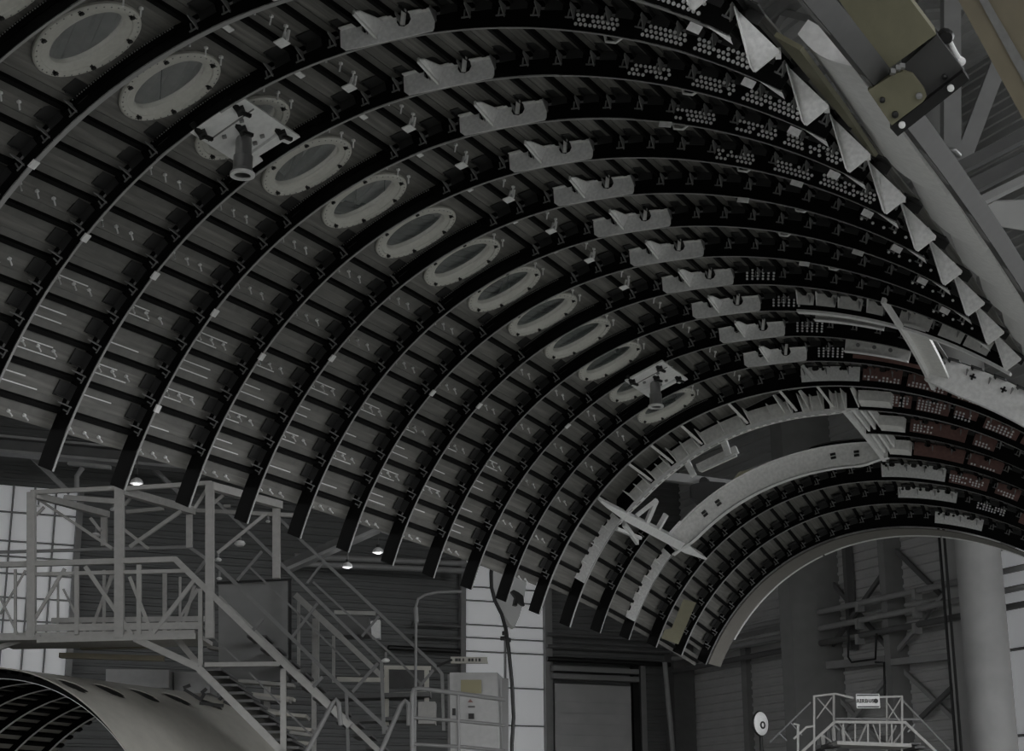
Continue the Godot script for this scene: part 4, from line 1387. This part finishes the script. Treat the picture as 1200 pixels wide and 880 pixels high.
func stairs() -> void:
	var d := 19.4
	var e := 20.6
	var t := thing("stair_tower", "pale grey steel stair tower with a railed platform, at the lower left", "stairs")
	bars(t, "post", M.stair, [[37, 577, 37, 748, 11], [140, 572, 140, 748, 12], [246, 566, 246, 748, 11]], d)
	bars(t, "post", M.stair, [[122, 602, 122, 640, 8], [222, 596, 222, 642, 8], [324, 588, 324, 678, 10]], e)
	bars(t, "top_beam", M.stair, [[36, 577, 141, 572, 6], [140, 573, 248, 566, 6]], d)
	bars(t, "top_beam", M.stair, [[75, 583, 138, 588, 7], [148, 600, 192, 596, 5], [230, 598, 345, 604, 5], [262, 593, 270, 593, 4]], e)
	bars(t, "cross_beam", M.stair, [[40, 580, 126, 603, 9, e], [142, 575, 226, 599, 11, e], [244, 569, 328, 592, 11, e]], d)
	bars(t, "brace", M.stair, [[42, 583, 132, 643, 4], [152, 641, 212, 599, 5], [145, 620, 174, 643, 4], [255, 648, 313, 601, 4], [106, 607, 118, 622, 4], [228, 596, 243, 572, 4], [250, 590, 262, 580, 4], [146, 592, 158, 578, 4], [42, 604, 52, 594, 4]], d + 0.4)
	bars(t, "handrail", M.rail, [[-20, 647.5, 222, 641, 4.2], [222, 641, 258, 666, 4.2], [258, 666, 408, 812, 5], [408, 812, 458, 858, 5]], e)
	bars(t, "handrail", M.stair, [[-20, 662.5, 206, 655.5, 7.5], [205, 655, 300, 747, 8], [300, 747, 410, 851, 8]], d)
	bars(t, "mid_rail", M.stair, [[38, 673, 216, 669, 5]], d)
	bars(t, "toe_board", M.stair, [[40, 736, 233, 733, 8]], d, 0.03)
	bars(t, "toe_board", M.stair, [[60, 727, 240, 725, 6]], e, 0.03)
	var pf := MB.new()
	var c0 := at(-20, 747, d)
	var c1 := at(228, 743, d)
	var dn := FWD * (e - d)
	pf.sweep([PackedVector3Array([c0, c0 + dn, c0 + dn + Vector3.UP * 0.05, c0 + Vector3.UP * 0.05]), PackedVector3Array([c1, c1 + dn, c1 + dn + Vector3.UP * 0.05, c1 + Vector3.UP * 0.05])])
	obj("platform", pf, M.stair, t)
	bars(t, "edge_beam", M.stair, [[-20, 748, 48, 747, 6], [44, 750, 230, 745.5, 7]], d, 0.08)
	bars(t, "edge_beam", M.beam_dark, [[-20, 756, 228, 751, 4]], e, 0.08)
	bars(t, "baluster", M.stair, [[18, 667, 18, 745, 4], [90, 664, 90, 744, 5.5], [163, 662, 163, 744, 6], [235, 690, 235, 780, 5.5]], d)
	bars(t, "baluster", M.stair, [[68, 670, 68, 742, 3], [122, 668, 122, 742, 4], [193, 668, 193, 742, 5], [211, 676, 211, 738, 3]], e)
	bars(t, "diagonal", M.stair, [[76, 666, 30, 744, 4.5], [100, 664, 155, 744, 5.5], [228, 680, 178, 744, 5.5], [152, 676, 178, 742, 4.5], [20, 742, 0, 700, 3]], d)
	bars(t, "diagonal", M.stair, [[132, 672, 106, 742, 4.5], [232, 690, 200, 742, 4], [228, 686, 214, 734, 4], [74, 690, 100, 742, 3], [0, 720, 30, 668, 3]], e)
	bars(t, "stringer", M.stair, [[158, 748, 232, 782, 8], [232, 782, 300, 850, 8], [300, 850, 345, 896, 8]], d, 0.05)
	bars(t, "stringer", M.stair, [[204, 745, 234, 780, 6.5], [-10, 762, 28, 749, 6]], d + 0.5, 0.05)
	bars(t, "lower_beam", M.stair, [[240, 779, 328, 778, 5], [332, 784, 332, 895, 6.5]], d, 0.05)
	bars(t, "under_beam", M.brown, [[70, 768, 192, 772, 6], [95, 760, 180, 758, 3]], e, 0.1)
	bars(t, "thin_rail", M.rail, [[236, 733, 282, 777, 2.2], [292, 788, 363, 860, 2.2]], d + 0.3)
	bars(t, "rail_link", M.rail, [[242, 655, 229, 673, 4], [308, 725, 296, 739, 4], [378, 793, 364, 808, 4]], d + 0.1)
	bars(t, "stair_post", M.rail, [[406, 812, 408, 880, 4]], e)
	for i in 13:        # treads between the two stringers
		var f := i / 12.0
		var a := at(lerpf(236, 345, f), lerpf(786, 896, f), d)
		var b := at(lerpf(272, 430, f), lerpf(700, 850, f) + 32.0, e)
		var m := MB.new()
		var c := level(b, a.y)
		m.sweep([PackedVector3Array([a, a + RGT * 0.24, a + RGT * 0.24 + Vector3.UP * 0.03, a + Vector3.UP * 0.03]), PackedVector3Array([a + dn, a + dn + RGT * 0.24, a + dn + RGT * 0.24 + Vector3.UP * 0.03, a + dn + Vector3.UP * 0.03])])
		obj("tread", m, M.beam_dark, t)
	# second flight, farther back, dark rails
	var s := thing("stair_flight", "farther steel stair flight with thin dark handrails descending to the right", "stairs")
	var g := 21.6
	bars(s, "handrail", M.rail, [[250, 584, 300, 632, 4], [300, 632, 447, 776, 4.2], [447, 776, 450, 860, 4.5]], g)
	bars(s, "handrail", M.rail, [[326, 606, 352, 632, 3.5], [352, 632, 512, 782, 4], [512, 782, 518, 790, 4], [518, 789, 520, 856, 4.2]], g + 1.0)
	bars(s, "mid_rail", M.rail, [[293, 665, 353, 722, 2.6], [353, 722, 422, 791, 2.6]], g)
	bars(s, "mid_rail", M.rail, [[367, 682, 470, 777, 2.8], [470, 777, 494, 802, 2.8]], g + 1.0)
	bars(s, "rail_link", M.rail, [[307, 646, 278, 680, 3.5], [372, 707, 343, 746, 3.5], [443, 777, 413, 811, 4]], g)
	bars(s, "rail_link", M.rail, [[378, 660, 360, 683, 3], [444, 722, 424, 746, 3], [508, 785, 492, 804, 3.5]], g + 1.0)
	bars(s, "stringer", M.stair, [[346, 697, 400, 747, 7], [400, 747, 449, 794, 6]], g + 1.4, 0.06)
	bars(s, "stringer", M.stair, [[256, 700, 470, 905, 6]], g + 0.1, 0.06)
	bars(s, "support", M.stair, [[370, 725, 370, 800, 9], [350, 705, 350, 800, 4], [391, 745, 391, 800, 4]], g + 1.6)
	for i in 12:
		var f := i / 11.0
		var a := at(lerpf(300, 470, f), lerpf(745, 905, f), g + 0.1)
		var m := MB.new()
		m.box(a + FWD * 0.5, Basis(RGT, Vector3.UP, -FWD), Vector3(0.26, 0.03, 0.9))
		obj("tread", m, M.beam_dark, s)
	# screen panel with a black edge
	var sp := thing("screen_panel", "flat grey screen panel with black edges standing behind the stairs", "panel")
	obj("sheet", slab_mesh([[256, 684], [337, 680], [337, 798], [256, 798]], 22.4, (-FWD).rotated(Vector3.UP, 0.15), 0.04), M.column, sp)
	bars(sp, "edge", M.black, [[254, 683, 342, 679, 3], [340, 678, 340, 800, 4]], 22.3)
	# planks stored behind the stairs
	var rk := thing("plank_rack", "rack of stacked pale planks behind the stair stringer", "rack")
	bars(rk, "rack_post", M.stair, [[313, 740, 313, 900, 8], [368, 780, 368, 900, 6], [262, 750, 262, 900, 5]], 23.2)
	bars(rk, "rack_beam", M.beam_dark, [[240, 786, 372, 792, 5], [240, 820, 372, 824, 5], [250, 856, 372, 858, 5]], 23.2)
	rng.seed = 5
	var k := 0
	for q in [[245, 759, 290, 768], [288, 782, 330, 787], [262, 797, 345, 804], [282, 812, 345, 820], [284, 816, 340, 822], [303, 835, 360, 840], [318, 833, 362, 842], [310, 851, 366, 856], [322, 856, 366, 862], [300, 866, 366, 872]]:
		var m := MB.new()
		seg(m, q, 23.0 - 0.36 * (k % 3), 3.6, 0.3)
		tag(obj("plank", m, M.cream if k % 2 else M.stair), "pale plank, number %s from the top of the stack behind the stairs" % ["one", "two", "three", "four", "five", "six", "seven", "eight", "nine", "ten"][k], "plank", "planks in the rack")
		k += 1

func far_stairs() -> void:
	var d := 21.5
	var e := 22.7
	var t := thing("stair_bridge", "small pale stair bridge with a sign, in front of the right wall", "stairs")
	bars(t, "post", M.stair, [[954, 815, 954, 895, 2.6], [1057, 816, 1057, 895, 2.6]], d)
	bars(t, "post", M.stair, [[977, 814, 977, 895, 2.6], [1039, 816, 1039, 895, 2.2]], e)
	bars(t, "top_beam", M.stair, [[953, 816, 979, 813, 2.4], [979, 813, 1000, 818, 2.4, d], [1030, 817, 1058, 816, 2.4]], d)
	bars(t, "handrail", M.rail, [[979, 842, 1078, 843, 2.4], [1057, 820, 1118, 884, 2.2], [950, 823, 902, 870, 2]], e)
	bars(t, "handrail", M.stair, [[977, 846, 1062, 846.5, 3.4], [979, 845, 930, 890, 3.4], [1060, 846, 1112, 895, 3.4]], d)
	bars(t, "platform_beam", M.stair, [[976, 872, 1062, 875, 4]], d, 0.6)
	bars(t, "baluster", M.stair, [[1002, 847, 1002, 873, 2], [1017, 847, 1017, 873, 2.2], [1045, 847, 1045, 873, 2], [988, 847, 988, 873, 1.8], [1031, 847, 1031, 873, 1.8]], d)
	bars(t, "diagonal", M.stair, [[983, 847, 1000, 872, 2.2], [1016, 847, 1005, 872, 2.2], [1022, 847, 1032, 872, 2], [1050, 850, 1040, 872, 2], [958, 818, 976, 838, 1.6], [975, 817, 957, 842, 1.6], [1041, 842, 1056, 818, 1.6], [1040, 824, 1055, 846, 1.6], [1062, 850, 1045, 874, 2], [965, 862, 978, 872, 2]], d + 0.2)
	bars(t, "rail_link", M.rail, [[1072, 848, 1064, 858, 2], [912, 858, 922, 868, 1.6], [926, 846, 940, 862, 1.6], [975, 846, 984, 856, 2]], d)
	bars(t, "guard_loop", M.stair, [[935, 850, 935, 895, 3], [930, 848, 937, 850, 2.4], [945, 852, 930, 866, 2.4], [945, 852, 953, 851, 2.4]], d - 0.3)
	for i in 8:
		var f := i / 7.0
		for sg in [[976, 872, 938, 905], [1062, 874, 1100, 905]]:
			var m := MB.new()
			m.box(at(lerpf(sg[0], sg[2], f), lerpf(sg[1], sg[3], f), d + 0.5), Basis(RGT, Vector3.UP, -FWD), Vector3(0.14, 0.025, 1.0))
			obj("tread", m, M.beam_dark, t)
	# bits of gear on the bridge
	rng.seed = 3
	for i in 7:
		var m := MB.new()
		m.box(at(958 + i * 6 + rng.randf() * 0.8, 860 + rng.randf() * 10, e + 0.4), Basis(RGT, Vector3.UP, -FWD), Vector3(0.05, 0.12 + 0.1 * rng.randf(), 0.05))
		tag(obj("tool_case", m, M.stair if i % 2 else M.beam_dark), "small case on the stair bridge, number %s from the left" % ["one", "two", "three", "four", "five", "six", "seven"][i], "case", "cases on the stair bridge")
	# the sign
	var sg := thing("bridge_sign", "white sign with dark bars, lettering and a round mark on the stair bridge", "sign")
	var o := at(1017, 821.5, d - 0.05)
	var px := d / FOCAL
	var m := MB.new()
	var sb := Basis(RGT, Vector3.UP, -FWD)
	m.box(o, sb, Vector3(27 * px, 16 * px, 0.02))
	obj("board", m, M.white, sg)
	for y in [6.5, -6.5]:
		m = MB.new()
		m.box(o + Vector3.UP * y * px - FWD * 0.012, sb, Vector3(25 * px, 1.4 * px, 0.006))
		obj("bar", m, M.sign_ink, sg)
	m = MB.new()
	m.lathe(o + RGT * 9.0 * px - FWD * 0.011, Basis(RGT, -FWD, Vector3.UP), [[2.6 * px, 0.0], [2.6 * px, 0.006], [0.0, 0.006]], 16)
	obj("round_mark", m, M.sign_ink, sg)
	var tm := TextMesh.new()
	var sf := SystemFont.new()
	sf.font_names = PackedStringArray(["Droid Sans"])
	sf.font_weight = 700
	tm.font = sf
	tm.text = "AIRBUS"
	tm.font_size = 32
	tm.pixel_size = 4.4 * px / 24.0
	tm.depth = 0.006
	var tx := obj("lettering", tm, M.sign_ink, sg)
	tx.transform = Transform3D(sb, o - RGT * 3.0 * px - FWD * 0.014)
	# round mirror on a stand
	var mr := thing("round_mirror", "round pale mirror with a dark rim on a thin stand, lower right", "mirror")
	var mo := at(891, 848, 22.0)
	var mb := Basis(RGT, -FWD, Vector3.UP).rotated(Vector3.UP, 0.75)
	m = MB.new()
	m.lathe(mo, mb, [[0.15, -0.03], [0.17, 0.0], [0.155, 0.02]], 24)
	obj("rim", m, M.black, mr)
	m = MB.new()
	m.lathe(mo, mb, [[0.155, 0.012], [0.1, 0.03], [0.0, 0.04]], 24)
	obj("face", m, M.white, mr)
	m = MB.new()
	m.lathe(mo + mb.y * 0.035 + Vector3(0, -0.02, 0), mb, [[0.05, 0.0], [0.05, 0.012], [0.03, 0.012], [0.03, 0.0]], 16)
	obj("ring_mark", m, M.black, mr)
	m = MB.new()
	m.tube([mo + Vector3(0, -0.16, 0), level(mo, 0.0)], 0.025, 8)
	obj("stand", m, M.black, mr)

func second_shell() -> void:
	# another half-shell standing on the floor behind the stairs, parallel to the big one
	var t := thing("fuselage_barrel", "second, cream coloured fuselage shell with slit-like windows standing at the lower left", "fuselage panel")
	var c := EYE + Vector3(-14.17, -0.89, -14.82)
	var pt := func(z: float, th: float, r: float) -> Vector3: return c + Vector3(cos(deg_to_rad(th)) * r, sin(deg_to_rad(th)) * r, -z)
	var m := MB.new()
	var zs := [0.0]
	while zs[-1] < 3.7: zs.append(zs[-1] + 0.1)
	var ths := []
	var th := 2.0
	while th <= 150.0:
		ths.append(th)
		th += 1.0
	for i in zs.size() - 1:
		for j in ths.size() - 1:
			var zm: float = (zs[i] + zs[i + 1]) * 0.5
			var tm: float = ths[j] + 0.5
			var hole := false
			for k in 6:
				var u := (zm - (0.28 + k * 0.665)) / 0.15
				var v := (tm - 66.3) / 4.2
				if u * u + v * v < 1.0: hole = true
			if hole: continue
			for r in [3.0, 2.985]:
				var q := [pt.call(zs[i], ths[j], r), pt.call(zs[i + 1], ths[j], r), pt.call(zs[i + 1], ths[j + 1], r), pt.call(zs[i], ths[j + 1], r)]
				var s := 1.0 if r > 2.99 else -1.0
				var n0 := Vector3(cos(deg_to_rad(ths[j])), sin(deg_to_rad(ths[j])), 0) * s
				var n1 := Vector3(cos(deg_to_rad(ths[j + 1])), sin(deg_to_rad(ths[j + 1])), 0) * s
				m.squad(q[0], q[1], q[2], q[3], n0, n0, n1, n1)
	for z in [zs[0], zs[-1]]:
		for j in ths.size() - 1:
			m.quad(pt.call(z, ths[j], 3.0), pt.call(z, ths[j + 1], 3.0), pt.call(z, ths[j + 1], 2.985), pt.call(z, ths[j], 2.985), Vector3(0, 0, 1.0 if z == 0.0 else -1.0))
	obj("skin", m, M.cream, t)
	m = MB.new()
	for j in ths.size() - 1:      # dark lining inside
		m.quad(pt.call(0.02, ths[j], 2.975), pt.call(3.68, ths[j], 2.975), pt.call(3.68, ths[j + 1], 2.975), pt.call(0.02, ths[j + 1], 2.975), pt.call(0.0, ths[j], 0.0) - pt.call(0.0, ths[j], 1.0))
	var keep := MB.new()
	for i in range(0, m.v.size(), 6):       # leave the windows free
		pass
	for k in 6:
		var w := MB.new()
		var za := 0.28 + k * 0.665
		if za > 3.6: continue
		for j in 36:
			var f0 := TAU * j / 36
			var f1 := TAU * (j + 1) / 36
			var r0 := [pt.call(za + 0.19 * sin(f0), 66.3 + 5.0 * cos(f0), 3.006), pt.call(za + 0.19 * sin(f1), 66.3 + 5.0 * cos(f1), 3.006)]
			var r1 := [pt.call(za + 0.15 * sin(f0), 66.3 + 4.4 * cos(f0), 3.004), pt.call(za + 0.15 * sin(f1), 66.3 + 4.4 * cos(f1), 3.004)]
			var r2 := [pt.call(za + 0.15 * sin(f0), 66.3 + 4.4 * cos(f0), 2.985), pt.call(za + 0.15 * sin(f1), 66.3 + 4.4 * cos(f1), 2.985)]
			var o: Vector3 = pt.call(za, 66.3, 3.0) - c
			o.z = 0
			var inw: Vector3 = pt.call(za, 66.3, 3.0) - r1[0]
			w.quad(r0[0], r0[1], r1[1], r1[0], o)
			w.quad(r1[0], r1[1], r2[1], r2[0], inw)
		var wf := obj("window_frame", w, M.cream, t)
		var g := MB.new()
		for j in 36:
			var f0 := TAU * j / 36
			var f1 := TAU * (j + 1) / 36
			var o: Vector3 = pt.call(za, 66.3, 3.0) - pt.call(za, 66.3, 2.0)
			g.tri(pt.call(za, 66.3, 2.998), pt.call(za + 0.152 * sin(f0), 66.3 + 4.42 * cos(f0), 2.996), pt.call(za + 0.152 * sin(f1), 66.3 + 4.42 * cos(f1), 2.996), o)
		obj("pane", g, M.black, wf)
	for z in [0.2, 0.84, 1.47, 2.11, 2.74, 3.38]:
		var f := MB.new()
		var fl := MB.new()
		var r1 := []
		var r2 := []
		for j in 60:
			var a := 20.0 + j * 2.2
			r1.append(PackedVector3Array([pt.call(z, a, 2.88), pt.call(z, a, 2.97), pt.call(z + 0.006, a, 2.97), pt.call(z + 0.006, a, 2.88)]))
			r2.append(PackedVector3Array([pt.call(z, a, 2.872), pt.call(z, a, 2.88), pt.call(z + 0.035, a, 2.88), pt.call(z + 0.035, a, 2.872)]))
		f.sweep(r1)
		fl.sweep(r2)
		var fo := obj("frame", f, M.carbon, t)
		obj("flange", fl, M.bracket, fo)
	th = 74.0
	while th < 148.0:
		var f := MB.new()
		var a0 := th - 0.6
		var a1 := th + 0.6
		f.sweep([PackedVector3Array([pt.call(0.02, a0, 2.976), pt.call(0.02, a0, 2.94), pt.call(0.02, a1, 2.94), pt.call(0.02, a1, 2.976)]), PackedVector3Array([pt.call(3.68, a0, 2.976), pt.call(3.68, a0, 2.94), pt.call(3.68, a1, 2.94), pt.call(3.68, a1, 2.976)])])
		obj("stringer", f, M.carbon, t)
		th += 3.6
	# clamps lying on top
	var cl := thing("lifting_clamp", "small black clamp frame lying on top of the cream shell", "clamp")
	for q in [[215, 806, 223, 803], [236, 812, 242, 807], [235, 820, 240, 812], [257, 820, 262, 814], [234, 824, 262, 827], [262, 822, 278, 829], [216, 808, 236, 820]]:
		var b := MB.new()
		seg(b, q, 20.9, 4.0)
		obj("bar", b, M.black, cl)

func services() -> void:
	var n := 0
	for q in [[160, 566, 23.0, 16, "leftmost pendant lamp, under the crane runway"], [443, 647, 24.0, 14, "pendant lamp hanging below the shell, right of the slanting girder"], [407, 664, 24.0, 13, "pendant lamp in front of the pale pipe pair"]]:
		bell_lamp(q[0], q[1], q[2], q[3], q[4])
	var small := [[281, 637, 14, "oval pale lamp behind the stair tower's right post"], [255.5, 656, 9, "small pale lamp right of the stair tower's post"], [112, 627, 11, "small pale lamp on the long stair tower brace"], [133, 597, 9, "small pale lamp left of the middle tower post"], [45, 593, 6, "tiny pale lamp at the left tower post"], [257, 678, 7, "small pale lamp low beside the right tower post"], [452, 774, 10, "pale round lamp at the foot of the farther handrail"], [314, 611, 6, "tiny pale lamp at the back tower post"]]
	for q in small:
		var r: float = q[2] * 0.5 * 21.0 / FOCAL
		var t := thing("bulkhead_lamp", q[3], "lamp", at(q[0], q[1], 21.0), "bulkhead lamps")
		var m := MB.new()
		m.lathe(Vector3.ZERO, Basis.IDENTITY, [[0.0, -r * 0.5], [r * 0.7, -r * 0.38], [r, 0.0], [r * 0.7, r * 0.4], [r * 0.2, r * 0.55]], 14)
		obj("globe", m, M.white, t)
		m = MB.new()
		m.tube([Vector3(0, r * 0.5, 0), Vector3(0, r * 0.5 + 0.08, 0)], 0.015, 6)
		obj("stem", m, M.rail, t)
	# pole lamp with a swan neck
	var pl := MB.new()
	pl.tube([level(at(488, 760, 22.5), 0.0), at(487.5, 735, 22.5), at(487, 712, 22.5), at(490, 702, 22.5), at(498, 697, 22.5), at(513, 694, 22.5), at(541, 693, 22.5)], 0.02, 8)
	pl.tube([at(488, 730, 22.5), at(487, 712, 22.5)], 0.035, 8)
	tag(obj("swan_neck_pipe", pl, M.beam), "pale bent pipe rising left of the bright window strip", "pipe")
	# hood and hose
	var hood := thing("extraction_hood", "pale rounded sheet hood with a black hook, hanging below the frame ends", "hood")
	var ho := slab_mesh([[582, 657], [590, 657], [604, 662], [616, 668], [617, 684], [614, 704], [609, 722], [603, 736], [598, 732], [592, 722], [584, 706], [579, 690], [577, 674], [579, 663]], 17.5, (-FWD + RGT * 0.3).normalized(), 0.12)
	obj("sheet", ho, M.hood, hood)
	var hg := MB.new()
	hg.tube([at(598, 664, 17.45), level(at(598, 664, 17.45), ROOF - 0.02)], 0.01, 6)
	obj("hanger", hg, M.black, hood)
	obj("hook", slab_mesh([[599, 693], [602, 691], [608, 694], [613, 698], [615, 710], [612, 709], [607, 705], [606, 710], [602, 709], [604, 700]], 17.35, (-FWD + RGT * 0.3).normalized(), 0.06), M.black, hood)
	var hs := MB.new()
	hs.tube([at(577, 655, 17.0), at(575.5, 672, 17.0), at(576, 688, 17.0), at(580, 704, 17.0), at(588, 720, 17.0), at(593, 738, 17.0), at(596, 760, 17.0), at(600, 800, 17.0), at(602, 840, 17.0), at(600, 870, 17.0), level(at(597, 890, 17.0), 0.3)], 0.022, 8)
	for q in [[591, 742], [589, 748], [596, 750]]:
		hs.box(at(q[0], q[1], 17.0), Basis(RGT, Vector3.UP, -FWD), Vector3(0.05, 0.04, 0.05))
	tag(obj("hose", hs, M.black), "thick black hose hanging down in front of the bright window strip", "hose")
	# control cabinet
	var cb := thing("control_cabinet", "tall pale grey control cabinet with an olive plate beside the guard rail", "cabinet")
	var d := 18.6
	obj("body", slab_mesh([[527, 788], [583, 788], [586, 905], [528, 905]], d, (-FWD).rotated(Vector3.UP, -0.1), 0.6), M.cabinet, cb)
	obj("door", slab_mesh([[536, 792], [582, 792], [584, 905], [537, 905]], d - 0.04, (-FWD).rotated(Vector3.UP, -0.1), 0.03), M.cabinet, cb)
	obj("nameplate", slab_mesh([[540, 796.5], [564, 796.5], [564, 812.5], [540, 812.5]], d - 0.06, (-FWD).rotated(Vector3.UP, -0.1), 0.012), M.label_olive, cb)
	obj("warning_mark", slab_mesh([[551, 819], [554.5, 823], [548, 823]], d - 0.06, (-FWD).rotated(Vector3.UP, -0.1), 0.012), M.primer, cb)
	obj("small_display", slab_mesh([[549, 836], [555.5, 836], [555.5, 842.5], [549, 842.5]], d - 0.06, (-FWD).rotated(Vector3.UP, -0.1), 0.012), M.black, cb)
	obj("small_print", slab_mesh([[548.5, 827], [556.5, 827], [556.5, 829], [548.5, 829]], d - 0.06, (-FWD).rotated(Vector3.UP, -0.1), 0.012), M.beam_dark, cb)
	obj("handle", slab_mesh([[530, 830], [533.5, 830], [533.5, 838], [530, 838]], d - 0.08, (-FWD).rotated(Vector3.UP, -0.1), 0.04), M.black, cb)
	bars(cb, "side_duct", M.column, [[592, 795, 592, 905, 9], [526, 790, 526, 905, 3]], d + 0.1)
	# sign box on the wall above the cabinet
	var sg := thing("wall_sign", "small pale sign box with dark lettering above the control cabinet", "sign")
	obj("box", slab_mesh([[528, 769.5], [571, 769.5], [572, 777], [528, 777]], 19.5, -FWD, 0.08), M.cream, sg)
	for q in [[535, 3.6], [538.5, 2.6], [543, 1.8], [550, 3.0], [553.6, 2.6], [558, 1.6], [562, 2.6]]:
		var m := MB.new()      # lettering too small to read
		m.box(at(q[0], 773.2, 19.44), Basis(RGT, Vector3.UP, -FWD), Vector3(q[1], 3.4, 0.6) * 19.44 / FOCAL)
		obj("lettering", m, M.sign_ink, sg)
	bars(sg, "arm", M.black, [[512, 781, 530, 773, 3]], 19.5)
	# guard rails in front
	var g := thing("guard_rail", "grey tubular guard rail in front of the control cabinet", "railing")
	var gd := 17.2
	for q in [[[483, 905], [483, 814], [485, 808], [490, 806.5], [540, 813], [592, 820]], [[484, 841], [540, 845], [592, 850]], [[537, 813], [538, 905]], [[484, 872], [540, 875], [592, 880]]]:
		var pts := []
		for p in q: pts.append(at(p[0], p[1], gd))
		var m := MB.new()
		m.tube(pts, 0.024 if q.size() > 3 else 0.018, 8)
		obj("tube", m, M.rail, g)
	for q in [[[[440, 895], [470, 826], [475, 821], [479, 825], [479, 850]], "looped grey handrail end left of the guard rail"], [[[352, 895], [390, 824], [394, 820], [397, 824], [399, 850]], "looped grey handrail end at the foot of the stair tower"]]:
		var pts := []
		for p in q[0]: pts.append(at(p[0], p[1], gd + 0.4))
		var m := MB.new()
		m.tube(pts, 0.026, 8)
		tag(obj("handrail_loop", m, M.rail), q[1], "handrail")
	# machines behind
	var mc := thing("work_bench", "pale work bench frame with a dark bay behind the farther stairs", "bench")
	var md := 23.6
	obj("dark_bay", slab_mesh([[456, 785], [498, 785], [498, 806], [456, 806]], md + 0.3, -FWD, 0.1), M.beam_dark, mc)
	bars(mc, "frame_bar", M.cream, [[450, 782, 505, 783, 5], [453, 782, 453, 850, 6], [500, 783, 500, 850, 6], [395, 796, 455, 797, 6], [440, 815, 505, 812, 5]], md)
	bars(mc, "shelf", M.beam_dark, [[395, 818, 505, 815, 5], [395, 846, 505, 842, 4]], md, 0.5)
	obj("chest", slab_mesh([[490, 822], [510, 822], [510, 848], [490, 848]], md - 0.4, -FWD, 0.4), M.stair, mc)
	var hb := thing("hung_box", "small white box hanging under a pale beam behind the handrails", "box")
	obj("box", slab_mesh([[434, 728], [445, 726], [445, 748], [436, 748]], 24.0, -FWD, 0.2), M.white, hb)
	bars(hb, "beam", M.stair, [[392, 718, 440, 719, 4.5]], 24.0, 0.1)
	tag(obj("pale_crate", slab_mesh([[124, 784], [198, 785], [198, 806], [124, 806]], 23.0, -FWD, 0.6), M.cabinet), "long pale crate seen between the stair platform and the cream shell", "crate")
	tag(obj("pale_crate", slab_mesh([[204, 787], [246, 788], [246, 812], [204, 812]], 23.2, -FWD, 0.6), M.cabinet), "short pale crate behind the stair stringer and the cream shell", "crate")
	var db := obj("dark_crate", slab_mesh([[396, 722], [432, 722], [432, 744], [396, 744]], 24.4, -FWD, 0.5), M.beam_dark)
	tag(db, "dark crate under the pale beam behind the handrails", "crate")

func _ready() -> void:
	lights_and_camera()
	materials()
	hangar()
	walls()
	shell()
	window_tool(1.0, 1.86, 110.5, 117.0, "white clamp plate with a grey tube hanging over the third window, near the top left")
	window_tool(9.92, 10.82, 107.9, 114.6, "white clamp plate with a slim tube over the far end of the window row")
	jig()
	second_shell()
	stairs()
	far_stairs()
	services()
